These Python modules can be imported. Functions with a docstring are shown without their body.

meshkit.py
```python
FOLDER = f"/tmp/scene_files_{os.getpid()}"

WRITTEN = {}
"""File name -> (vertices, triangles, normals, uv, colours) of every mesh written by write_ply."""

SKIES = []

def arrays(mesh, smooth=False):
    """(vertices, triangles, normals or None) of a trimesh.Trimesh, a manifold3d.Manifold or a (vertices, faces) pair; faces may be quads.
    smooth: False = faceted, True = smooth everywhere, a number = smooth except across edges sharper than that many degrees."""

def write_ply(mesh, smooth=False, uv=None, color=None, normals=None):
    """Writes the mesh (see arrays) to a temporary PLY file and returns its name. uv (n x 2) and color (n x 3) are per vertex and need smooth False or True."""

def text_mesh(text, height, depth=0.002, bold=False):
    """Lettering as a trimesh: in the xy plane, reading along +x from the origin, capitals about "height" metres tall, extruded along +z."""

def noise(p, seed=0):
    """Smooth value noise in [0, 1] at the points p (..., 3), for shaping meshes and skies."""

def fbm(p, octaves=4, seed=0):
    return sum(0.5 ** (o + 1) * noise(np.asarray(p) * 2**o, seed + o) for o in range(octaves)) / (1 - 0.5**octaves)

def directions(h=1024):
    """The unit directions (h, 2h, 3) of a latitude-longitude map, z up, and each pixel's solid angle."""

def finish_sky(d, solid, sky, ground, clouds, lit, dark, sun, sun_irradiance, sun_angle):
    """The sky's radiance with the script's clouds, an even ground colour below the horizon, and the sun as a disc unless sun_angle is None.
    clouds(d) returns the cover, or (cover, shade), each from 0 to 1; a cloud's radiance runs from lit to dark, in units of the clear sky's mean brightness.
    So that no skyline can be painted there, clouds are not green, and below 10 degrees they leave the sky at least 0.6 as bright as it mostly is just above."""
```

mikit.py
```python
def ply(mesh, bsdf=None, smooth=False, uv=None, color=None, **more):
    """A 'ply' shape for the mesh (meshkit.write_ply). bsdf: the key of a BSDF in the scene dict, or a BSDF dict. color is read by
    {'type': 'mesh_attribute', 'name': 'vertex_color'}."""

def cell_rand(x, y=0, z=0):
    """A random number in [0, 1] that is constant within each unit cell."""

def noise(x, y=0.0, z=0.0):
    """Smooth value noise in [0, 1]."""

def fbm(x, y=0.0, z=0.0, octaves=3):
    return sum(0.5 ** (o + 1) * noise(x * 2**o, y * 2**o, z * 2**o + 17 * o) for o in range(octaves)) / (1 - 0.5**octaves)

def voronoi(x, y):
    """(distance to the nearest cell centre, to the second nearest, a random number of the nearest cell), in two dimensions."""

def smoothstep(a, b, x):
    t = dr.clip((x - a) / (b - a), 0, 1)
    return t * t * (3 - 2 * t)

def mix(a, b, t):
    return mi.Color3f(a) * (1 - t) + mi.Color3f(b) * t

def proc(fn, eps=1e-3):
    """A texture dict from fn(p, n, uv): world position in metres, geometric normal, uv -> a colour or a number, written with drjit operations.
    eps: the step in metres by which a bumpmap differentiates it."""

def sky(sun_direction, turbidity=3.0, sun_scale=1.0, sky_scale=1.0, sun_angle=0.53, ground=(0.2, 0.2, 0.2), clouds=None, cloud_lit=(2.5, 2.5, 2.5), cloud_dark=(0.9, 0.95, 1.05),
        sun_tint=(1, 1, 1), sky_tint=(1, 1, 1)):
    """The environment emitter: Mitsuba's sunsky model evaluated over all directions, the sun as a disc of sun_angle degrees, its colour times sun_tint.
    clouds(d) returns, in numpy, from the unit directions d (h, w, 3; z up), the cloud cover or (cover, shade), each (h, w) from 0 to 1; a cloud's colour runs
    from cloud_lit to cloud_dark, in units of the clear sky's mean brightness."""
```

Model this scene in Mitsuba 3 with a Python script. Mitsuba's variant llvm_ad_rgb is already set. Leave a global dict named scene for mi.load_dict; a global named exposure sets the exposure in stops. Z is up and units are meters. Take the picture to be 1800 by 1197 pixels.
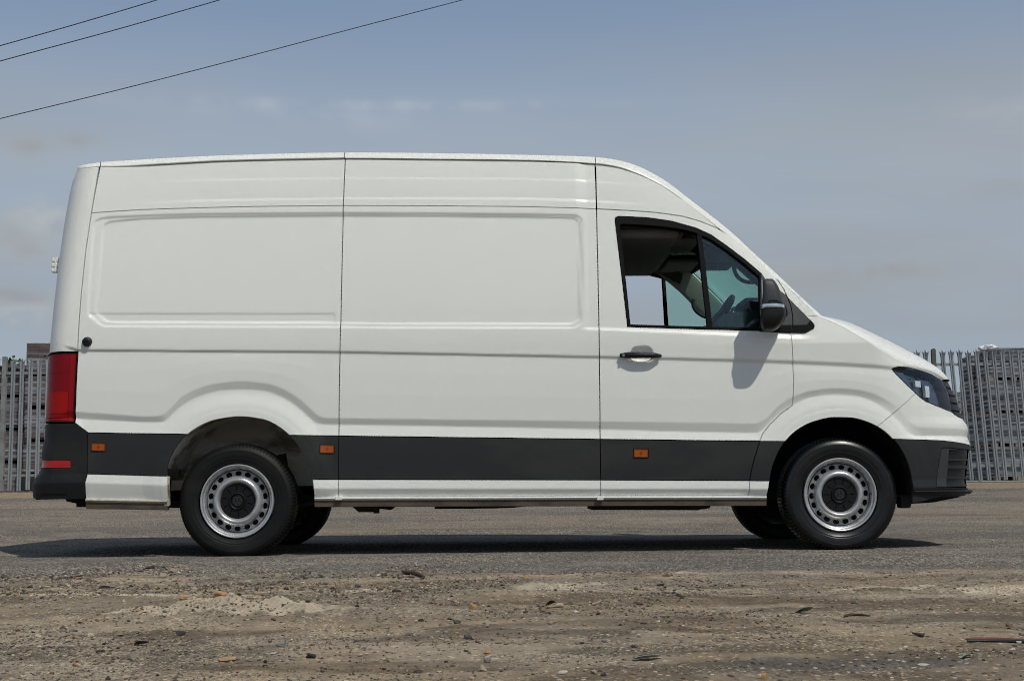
import math
import numpy as np
import shapely
import trimesh
import mapbox_earcut
import drjit as dr
import mitsuba as mi
import meshkit
import mikit
from scipy import ndimage
from scipy.interpolate import PchipInterpolator
from shapely.geometry import Polygon, LineString, Point, box
from trimesh.creation import cylinder, icosphere, torus
from mikit import proc, fbm, noise, voronoi, smoothstep, mix, cell_rand

T = mi.ScalarTransform4f
scene, labels = {"type": "scene"}, {}

# ---------------------------------------------------------------- camera, sky, exposure
# x along the van (0 = rear axle), y away from the camera (0 = near flank), z up, metres
FPX, CX, CY = 2380.0, 900.0, 598.5
CAM = np.array([1.546, -8.2, 0.395])
PSI, TH, RHO = 0.01366, 0.10805, 0.0105
_R0 = np.array([math.cos(PSI), -math.sin(PSI), 0])
FWD = np.array([math.cos(TH) * math.sin(PSI), math.cos(TH) * math.cos(PSI), math.sin(TH)])
_U0 = np.cross(_R0, FWD)
UP = _U0 * math.cos(RHO) + _R0 * math.sin(RHO)
RIGHT = _R0 * math.cos(RHO) - _U0 * math.sin(RHO)
scene["camera"] = {
    "type": "perspective", "fov": math.degrees(2 * math.atan(CX / FPX)), "fov_axis": "x",
    "near_clip": 0.05, "far_clip": 6000.0,
    "to_world": T().look_at(origin=CAM.tolist(), target=(CAM + FWD).tolist(), up=UP.tolist())}
exposure = 0.95
SUN = np.array([0.40, -0.62, 1.0])


def sky_clouds(d):
    """Thin high haze with a few soft streaks and two or three small low clouds."""
    x, y, z = d[..., 0], d[..., 1], np.maximum(d[..., 2], 0.0)
    az = np.arctan2(x, y)
    el = np.arcsin(np.clip(z, 0, 1))
    w = 1.0 / (z + 0.16)
    p = np.stack([x * w * 1.2, y * w * 1.2, 0 * z], -1)
    veil = meshkit.fbm(p * np.array([1.0, 2.6, 1]) + 3.1, 5, 4)
    wisp = meshkit.fbm(np.stack([az * 9, el * 42, 0 * z + 1.7], -1), 5, 9)
    t = np.clip((.37 - el) / .15, 0, 1)
    t = t * t * (3 - 2 * t)
    cover = 0.40 + 0.40 * t + 0.34 * (veil - 0.5) + 0.30 * (wisp - 0.5) * np.exp(-((el - 0.16) / 0.12) ** 2)
    shade = np.clip(0.41 - .03 * t + .13 * np.clip((.24 - el) / .14, 0, 1) + 0.5 * (veil - 0.5), 0, 1)
    rag = meshkit.fbm(np.stack([az * 60, el * 90, 0 * z], -1), 4, 2)
    for a, e, ra, re, dc, ds in CLOUDS:
        g = np.exp(-(((az - a) / ra) ** 2 + ((el - e) / re) ** 2)) * np.clip(rag * 2.2 - 0.45, 0, 1.3)
        cover = cover + dc * g
        shade = shade + ds * g
    return np.clip(cover, 0, 0.97), np.clip(shade, 0, 1)


def az_el(px, py):
    v = FWD * FPX + RIGHT * (px - CX) + UP * (CY - py)
    v = v / np.linalg.norm(v)
    return math.atan2(v[0], v[1]), math.asin(v[2])


# small clouds over the yard: (azimuth, elevation, half widths, more cover, more shade)
CLOUDS = [(*az_el(50, 258), .034, .008, .18, .24), (*az_el(140, 246), .012, .006, .15, .22), (*az_el(80, 392), .016, .012, .55, -.42),
          (*az_el(52, 425), .024, .012, .25, .20), (*az_el(30, 552), .022, .007, .5, -.38), (*az_el(15, 520), .030, .010, .3, .25),
          (*az_el(1760, 332), .024, .006, .18, .24), (*az_el(720, 186), .14, .0035, .12, -.12), (*az_el(620, 215), .06, .008, .06, -.06),
          (*az_el(1560, 478), .035, .005, .2, .2), (*az_el(420, 188), .10, .006, .08, -.08), (*az_el(1790, 190), .06, .010, .07, -.05)]
scene["sky"] = mikit.sky(SUN, turbidity=3.2, ground=(0.17, 0.155, 0.14), clouds=sky_clouds,
                         cloud_lit=(2.25, 2.46, 2.62), cloud_dark=(1.12, 1.17, 1.22), sky_tint=(0.96, 1.23, 1.36), sun_tint=(0.86, 1.0, 1.18))


# ---------------------------------------------------------------- small helpers
def project(p):
    v = np.asarray(p, float) - CAM
    d = v @ FWD
    return np.stack([CX + FPX * (v @ RIGHT) / d, CY - FPX * (v @ UP) / d], -1)


def at(px, py, Y):
    """The point of the upright plane y = Y that the photograph shows at (px, py)."""
    d = FWD * FPX + RIGHT * (px - CX) + UP * (CY - py)
    return CAM + d * ((Y - CAM[1]) / d[1])


def rgb(*c):
    return {"type": "rgb", "value": [float(x) for x in c]}


def mat(key, base, rough=0.5, metal=0.0, coat=0.0, spec=0.5, bump=None, scale=1.0, sheen=0.0):
    b = {"type": "principled", "base_color": base if isinstance(base, dict) else rgb(*base), "roughness": rough, "metallic": metal, "specular": spec}
    if coat:
        b["clearcoat"], b["clearcoat_gloss"] = coat, 0.62
    if bump is not None:
        b = {"type": "bumpmap", "arbitrary": bump, "scale": scale, "bsdf": b}
    scene[key] = {"type": "twosided", "bsdf": b}


def numbered(key):
    if key not in scene and not any(k.startswith(key + "__") for k in scene):
        return key
    n = 1
    while f"{key}_{n:03d}" in scene or any(k.startswith(f"{key}_{n:03d}__") for k in scene):
        n += 1
    return f"{key}_{n:03d}"


def put(key, mesh, bsdf, smooth=False, label=None, **more):
    key = numbered(key)
    scene[key] = mikit.ply(mesh, bsdf, smooth, **more)
    if label:
        labels[key] = {"label": label}
    return key


def bx(x0, x1, y0, y1, z0, z1):
    m = trimesh.creation.box((x1 - x0, y1 - y0, z1 - z0))
    m.apply_translation(((x0 + x1) / 2, (y0 + y1) / 2, (z0 + z1) / 2))
    return m


def rbox(x0, x1, y0, y1, z0, z1, r):
    """A box with bevelled edges."""
    import manifold3d as m3
    c = m3.Manifold.batch_hull([m3.Manifold.sphere(r, 12).translate((x, y, z)) for x in (x0 + r, x1 - r) for y in (y0 + r, y1 - r) for z in (z0 + r, z1 - r)])
    a = c.to_mesh()
    return trimesh.Trimesh(a.vert_properties[:, :3], a.tri_verts, process=False)


def tube(points, r, sides=8, closed=False, caps=True):
    p = np.asarray(points, float)
    t = np.gradient(p, axis=0) if not closed else np.roll(p, -1, 0) - np.roll(p, 1, 0)
    t /= np.linalg.norm(t, axis=1, keepdims=True)
    ref = np.where(np.abs(t[:, 2:]) < 0.9, [0, 0, 1.0], [1.0, 0, 0])
    a = np.cross(t, ref)
    a /= np.linalg.norm(a, axis=1, keepdims=True)
    b = np.cross(t, a)
    g = np.arange(sides) * 2 * np.pi / sides
    r = np.broadcast_to(r, (len(p),))
    v = p[:, None] + r[:, None, None] * (np.cos(g)[None, :, None] * a[:, None] + np.sin(g)[None, :, None] * b[:, None])
    return grid_mesh(np.concatenate([v, v[:, :1]], 1) if False else v, wrap=True, close=closed, caps=caps and not closed)


def grid_mesh(v, wrap=False, close=False, caps=False):
    n, m = v.shape[:2]
    i = np.arange(n if close else n - 1)
    j = np.arange(m if wrap else m - 1)
    i, j = np.meshgrid(i, j, indexing="ij")
    i2, j2 = (i + 1) % n, (j + 1) % m
    q = np.stack([i * m + j, i2 * m + j, i2 * m + j2, i * m + j2], -1).reshape(-1, 4)
    f = np.vstack([q[:, [0, 1, 2]], q[:, [0, 2, 3]]])
    if caps:
        k = np.arange(1, m - 1)
        f = np.vstack([f, np.stack([k * 0, k, k + 1], 1), np.stack([k * 0, k + 1, k], 1) + (n - 1) * m])
    return trimesh.Trimesh(v.reshape(-1, 3), f, process=False)


def join(ms):
    return trimesh.util.concatenate(ms)


def resample(pts, n):
    p = np.asarray(pts, float)
    d = np.r_[0, np.cumsum(np.linalg.norm(np.diff(p, axis=0), axis=1))]
    return np.stack([np.interp(np.linspace(0, d[-1], n), d, p[:, k]) for k in range(p.shape[1])], 1)


def curve(pts, n):
    """A smooth curve through the points."""
    p = np.asarray(pts, float)
    d = np.r_[0, np.cumsum(np.linalg.norm(np.diff(p, axis=0), axis=1))]
    return np.stack([PchipInterpolator(d, p[:, k])(np.linspace(0, d[-1], n)) for k in range(p.shape[1])], 1)


# ---------------------------------------------------------------- materials
def dusty(base, dust, amount, scale=2.2):
    """A colour with faint uneven dust on it."""
    def fn(p, n, uv):
        k = fbm(p.x * scale, p.y * scale, p.z * scale * 1.7, 4)
        f = fbm(p.x * 40, p.y * 40, p.z * 40, 2)
        return mix(base, dust, dr.clip((smoothstep(.42, .75, k) * .8 + .25 * (f - .4)) * amount, 0, 1))
    return proc(fn)


def paint_col(p, n, uv):
    k = fbm(p.x * 1.3, p.y * 1.3, p.z * 2.0, 4)
    splash = smoothstep(.50, .20, p.z) * smoothstep(.45, .7, fbm(p.x * 9, p.y * 9, p.z * 16, 4))
    return mix(mix((.860, .856, .805), (.825, .82, .765), smoothstep(.35, .75, k) * .35), (.42, .36, .28), splash * .16)


scene["paint"] = {"type": "twosided", "bsdf": {"type": "roughplastic", "distribution": "ggx", "alpha": 0.09, "int_ior": 1.45, "diffuse_reflectance": proc(paint_col)}}
mat("paint_underside", dusty((.46, .42, .34), (.17, .12, .075), 1.3, 9), 0.6)
mat("sill_dirt", dusty((.10, .077, .052), (.045, .036, .027), 1.2, 7), 0.8)
mat("trim", dusty((.0215, .0218, .0225), (.040, .039, .036), .6, 3), 0.55, spec=.32)
mat("bumper_black", dusty((.011, .0112, .0118), (.026, .025, .023), .6, 3), 0.55, spec=.28)
mat("trim_dark", (.010, .0105, .011), 0.45, spec=.35)
mat("trim_grey", (.040, .042, .046), 0.5, spec=.35)
mat("black_gloss", (.008, .008, .009), 0.12)
mat("seal", (.0035, .0035, .004), 0.7, spec=.15)
mat("gap_black", (.006, .006, .006), 0.9, spec=.1)
mat("liner", dusty((.010, .010, .010), (.022, .019, .016), 1, 8), 0.9, spec=.2)
mat("liner_pale", dusty((.58, .56, .50), (.16, .13, .09), 1.2, 6), 0.75)
mat("chassis", dusty((.012, .011, .010), (.03, .024, .018), 1, 6), 0.75)
mat("headliner", (.20, .20, .195), 0.9, spec=.2)
mat("interior", (.030, .031, .033), 0.7, spec=.3)
mat("interior_dark", (.012, .012, .013), 0.8, spec=.2)
mat("pillar_cloth", (.56, .55, .50), 0.85, spec=.2)
mat("label_white", (.62, .61, .56), 0.6)
mat("rubber", dusty((.0060, .0060, .0060), (.020, .018, .016), .55, 7), 0.55, spec=.25)
mat("rubber_wet", dusty((.0045, .0045, .005), (.014, .013, .012), .5, 9), 0.30, spec=.5)
mat("steel_rim", dusty((.56, .565, .575), (.34, .32, .29), .6, 12), 0.33, metal=.68)
mat("steel_disc", dusty((.30, .305, .31), (.20, .185, .165), .7, 12), 0.42, metal=.6)
mat("hub_plastic", (.0065, .0065, .007), 0.5, spec=.25)
mat("rust_hub", (.10, .055, .03), 0.8, metal=.3)
mat("lens_red", (.25, .004, .007), 0.35, coat=.1, spec=.15)
mat("lens_red_dark", (.195, .003, .008), 0.35, coat=.1, spec=.15)
mat("lens_red_bright", (.33, .006, .005), 0.35, coat=.1, spec=.15)
mat("reflector_red", (.36, .008, .010), 0.25, coat=.6)
mat("lens_orange", (.36, .075, .005), 0.3, coat=.3, spec=.3)
mat("lens_orange_dark", (.16, .04, .006), 0.4)
mat("chrome", (.82, .83, .85), 0.10, metal=1.0)
mat("chrome_dull", (.30, .32, .36), 0.22, metal=1.0)
mat("lamp_reflector", (.24, .27, .30), 0.2, metal=1.0)
mat("lamp_white", (.85, .86, .86), 0.25)
scene["window_glass"] = {"type": "thindielectric", "int_ior": 1.5, "specular_transmittance": rgb(.60, .85, .77), "specular_reflectance": rgb(.9, .95, 1)}
scene["lamp_glass"] = {"type": "thindielectric", "int_ior": 1.5, "specular_transmittance": rgb(.80, .84, .88), "specular_reflectance": rgb(.6, .6, .65)}
# ---------------------------------------------------------------- the van: base surface of its flank, (s, z) -> 3-D
V = "panel_van"
W = 2.04                                    # overall width; the far flank mirrors the near one
labels[V] = {"label": "white high-roof panel van with black lower trim and steel wheels, parked side-on on the asphalt", "category": "van"}
_tum = PchipInterpolator([0.15, 0.30, 0.45, 0.70, 1.25, 1.45, 1.70, 2.00, 2.25, 2.45, 2.60], [.035, .020, .006, 0, 0, .012, .040, .085, .128, .172, .212])
X0, LF, BF = 3.86, 0.62, 0.56               # where the nose starts to turn in, its length along the skin, its depth
PH = 1.50


def xr0(z):                                 # where the rear corner starts to turn in
    return np.interp(z, [0.2, 0.85, 1.3, 2.4], [-1.14, -1.06, -1.04, -0.945])


LR, BR = 0.20, 0.22


def sp(t):
    return t * t * (3 - 2 * t)


def base_y(s, z):
    cab = sp(np.clip((s - 2.45) / 1.25, 0, 1)) * np.clip((z - 1.25) / 0.6, 0, 1.3) * 0.10
    return _tum(z) + cab


def base(s, z, af, ar):
    s, z = np.broadcast_arrays(np.asarray(s, float), np.asarray(z, float))
    y = base_y(s, z)
    pf = np.clip((s - X0) / LF, 0, PH)
    r0 = xr0(z)
    pr = np.clip((r0 - s) / LR, 0, PH)
    x = np.where(s > X0, X0 + af * np.sin(pf), np.where(s < r0, r0 - ar * np.sin(pr), s))
    y = y + BF * (1 - np.cos(pf)) + BR * (1 - np.cos(pr))
    return np.stack([x, y, z + 0 * x], -1)


def fit_turn(sil, front):
    """How far the nose or tail must stand out at each height for its outline to pass through these points of the photograph."""
    sil = np.array(sil, float)
    zs = np.linspace(0.2, 2.6, 61)
    ph = np.linspace(0, PH, 40)
    out = []
    for z in zs:
        lo, hi = 0.01, 1.2
        for _ in range(26):
            a = (lo + hi) / 2
            s = X0 + ph * LF if front else xr0(z) - ph * LR
            q = project(base(s, z, a, a))
            want = np.interp(q[:, 1], sil[:, 1], sil[:, 0])
            over = np.max(q[:, 0] - want) if front else np.max(want - q[:, 0])
            lo, hi = (lo, a) if over > 0 else (a, hi)
        out.append(lo)
    return zs, np.array(out)


SIL_F = [(1500, 560), (1560, 600), (1608, 625), (1640, 645), (1658, 660), (1666, 668), (1669, 676), (1680, 697), (1686, 718), (1690.5, 734.6),
         (1701, 748.7), (1704, 765), (1706.5, 783.7), (1706, 800), (1701, 850), (1698, 885)]
SIL_R = [(134.4, 285), (134.4, 292.6), (122.7, 339.6), (113.8, 389.3), (104.9, 449.8), (100.6, 485.3), (94.2, 542.2), (88.9, 595.6), (87.2, 619.8),
         (81.8, 742.5), (79, 773), (74.5, 790), (73.8, 823), (71, 829), (60.5, 845), (58.5, 861), (56, 890)]
ZF, AF = fit_turn(SIL_F, True)
ZR, AR = fit_turn(SIL_R, False)


def B(s, z):
    return base(s, z, np.interp(z, ZF, AF), np.interp(z, ZR, AR))


def sz(pts):
    """(s, z) on the flank of points of the photograph (Newton steps from the flat flank)."""
    pts = np.asarray(pts, float).reshape(-1, 2)
    p = np.array([at(x, y, 0.02) for x, y in pts])
    u = np.stack([np.clip(p[:, 0], -1.2, 4.5), p[:, 2]], 1)
    for _ in range(30):
        q = project(B(u[:, 0], u[:, 1]))
        e = 1e-4
        js = (project(B(u[:, 0] + e, u[:, 1])) - q) / e
        jz = (project(B(u[:, 0], u[:, 1] + e)) - q) / e
        r = pts - q
        det = js[:, 0] * jz[:, 1] - js[:, 1] * jz[:, 0]
        det = np.where(np.abs(det) < 600, np.sign(det + 1e-9) * 600, det)
        ds = (r[:, 0] * jz[:, 1] - r[:, 1] * jz[:, 0]) / det
        dz = (js[:, 0] * r[:, 1] - js[:, 1] * r[:, 0]) / det
        u = u + np.clip(np.stack([ds, dz], 1), -.06, .06)
        u[:, 0] = np.clip(u[:, 0], -1.5, X0 + LF * PH)
    return u


def line(pts, n=0):
    u = sz(pts)
    return u


# ---------------------------------------------------------------- lines of the flank, read off the photograph
REAR_GAP = [(178, 268), (176, 285.2), (160.7, 374.4), (151, 439), (142.2, 524.4), (138, 581), (136.5, 617.6), (131.5, 743)]
GAP_B = [(608.5, 255), (607.6, 268), (603.4, 362), (598.8, 567), (597, 640), (595.5, 765), (594.8, 876), (594.7, 890)]
GAP_C = [(1044.8, 250), (1045.6, 275.6), (1048.6, 366.7), (1053.2, 590), (1055.0, 765), (1056, 870), (1056.2, 890)]
SEAM = [(160.7, 374.4), (248.9, 368.7), (355.6, 365.2), (462, 363), (603.4, 361.6), (773, 362), (915.6, 363.4), (1049, 366.5), (1110, 369.7), (1155, 373),
        (1200, 379.4), (1230, 387.8), (1260.5, 399.8), (1290.6, 417.8), (1320.7, 442), (1344, 466), (1366.7, 490), (1378.7, 508)]
DOOR_FRONT = [(1378.7, 508), (1384, 522), (1390.7, 537.4), (1393.6, 555), (1394, 568), (1391, 586), (1394.3, 632), (1395.2, 667), (1394.3, 711.4),
              (1390, 715.5), (1373, 727.3), (1354, 746.3), (1341.3, 762.2), (1333.3, 781.3), (1325.4, 806.7), (1320.6, 825.7), (1317.5, 843), (1316, 871), (1315.5, 890)]
BAND_TOP = [(120, 737), (132, 743.4), (154.8, 760.4), (331, 763.2), (509.6, 764.8), (595.8, 766), (1054.8, 771.8), (1260, 774.5), (1376, 775), (1571, 771.2), (1609, 772.2),
            (1652, 773.6), (1683, 777), (1702, 781.5)]
BAND_BOT = [(140, 832.3), (153.4, 832.8), (289.8, 836.3), (550, 842), (595, 842.5), (1054.8, 843.6), (1260, 844.3), (1352, 844.7), (1400, 845)]
SILL_MID = [(140, 848), (271, 852.2), (553, 857.5), (595, 858.5), (1055, 859), (1345, 859), (1400, 859)]
SILL_BOT = [(140, 876.8), (296, 880), (553, 874), (595, 873.3), (1054, 871.4), (1345, 871.2), (1400, 871)]
SW_T = [(60, 613), (137, 614), (599, 617), (1054, 625.6), (1300, 631), (1395, 633.5), (1490, 637.5), (1571, 644), (1700, 656)]
SW_B = [(60, 617), (137, 617.8), (599, 621), (1054, 630), (1300, 636.5), (1395, 640), (1490, 644.5), (1571, 650.5), (1700, 664)]
ZO = [(60, 730.5), (250, 732), (282, 731), (295, 722), (320, 697), (350, 682), (386, 673), (422.4, 670), (470.5, 674.6), (500.6, 685), (530.7, 704.7), (548.7, 721), (560.8, 731.5), (572, 734.5),
      (599, 735), (1054, 740.5), (1240, 743.2), (1328, 744.4), (1345, 736.7), (1367.8, 714), (1394.8, 697), (1424.7, 687), (1467.3, 682.2), (1510, 685.6), (1546.8, 697),
      (1575.2, 715.4), (1598, 738.1), (1612, 750.3), (1666, 752.3), (1700, 754)]
ZI = [(60, 741), (250, 742), (284, 742), (292, 738), (305, 724), (326, 707.7), (359, 692.6), (389, 686), (422.4, 684), (464.5, 686.6), (494.6, 697), (524.7, 716.7), (545.7, 736), (557.7, 744.5), (572, 746),
      (599, 746.3), (1054, 754.5), (1240, 759.4), (1332, 760.5), (1345, 751), (1359.3, 735.3), (1396, 710.6), (1424.7, 698.4), (1467, 693.5), (1501.4, 695.5), (1541, 708.3),
      (1566.7, 726.8), (1586.6, 748), (1598, 761), (1612, 766), (1666, 766), (1700, 767)]
ARCH_R = [(296, 930), (295.5, 823.5), (297, 815), (305, 796), (320, 773.8), (350, 749.8), (380, 737.7), (422.4, 732.3), (464.5, 737.7), (494.6, 752.8), (515.6, 772.3), (533.7, 799.4),
          (545.7, 826.5), (551.7, 856.5), (553.4, 889.6), (553.6, 930)]
ARCH_F = [(1345.5, 930), (1347, 872), (1352, 844.7), (1355, 827.6), (1365, 799.2), (1382, 772.2), (1404.8, 752.3), (1433, 739.5), (1467, 733), (1495.7, 733.9), (1524, 741), (1546.8, 752.3),
          (1566.7, 769.4), (1581, 787.8), (1592.3, 810.6), (1599.4, 836), (1602.2, 864.5), (1602.4, 884.4), (1602.6, 930)]
WIN_OUT = [(1103.5, 573.8), (1081.5, 388), (1081.8, 383), (1086.5, 379.8), (1110, 380.6), (1140, 382.3), (1180, 388), (1224, 400), (1250.4, 412), (1280.4, 433), (1310.5, 456), (1338.6, 480), (1338.6, 580.5), (1220, 577.6)]
WIN_IN = [(1108.5, 569.8), (1090, 398), (1090.5, 394.5), (1094, 393.2), (1112, 393.8), (1160, 397), (1200, 402.5), (1224, 409), (1250, 420), (1280, 440.5), (1310, 463.5), (1335.5, 485.5), (1336, 575.6), (1220, 573.2)]
CREASE_B = [(1437.5, 555.6), (1478, 573), (1503, 587.6), (1528.6, 603.5), (1554, 621), (1576, 635), (1596, 643.8), (1622, 649), (1641, 656), (1658, 667)]
SAIL = [(1338.6, 480), (1346.6, 491.7), (1381, 518), (1385, 522.5), (1417.8, 556), (1428, 566), (1432, 572), (1431, 577), (1415.6, 585), (1391, 584.5), (1336, 581.5), (1336, 575.6)]
HEADLAMP = [(1568, 648), (1571, 646), (1578.6, 644.2), (1596, 644.6), (1621.9, 649.8), (1640.6, 656.8), (1657.5, 667.6), (1663.5, 680.8), (1669.5, 702), (1672.7, 724.3), (1664, 721.3), (1643, 712.7),
            (1626.5, 705.6), (1617, 698.6), (1596, 678.6), (1575, 657.4)]

def smooth_px(p, n=90):
    """A smooth run through an opening's points, its straight ends kept."""
    return [p[0]] + [tuple(q) for q in curve(p[1:-1], n)] + [p[-1]]


ARCH_R, ARCH_F, ZO, ZI, SEAM = smooth_px(ARCH_R), smooth_px(ARCH_F), smooth_px(ZO, 160), smooth_px(ZI, 160), SEAM
SEND = X0 + LF * (PH - .02)


def zline(pts):
    u = sz(pts)
    u = u[np.argsort(u[:, 0])]
    return lambda s: np.interp(s, u[:, 0], u[:, 1])


# low relief of the flank on a lattice: how far the skin lies inward
DS, DZ, S0, S1, Z0, Z1 = .006, .005, -1.45, 4.85, .20, 2.60
_s, _z = np.meshgrid(np.arange(S0, S1, DS), np.arange(Z0, Z1, DZ), indexing="ij")


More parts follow.
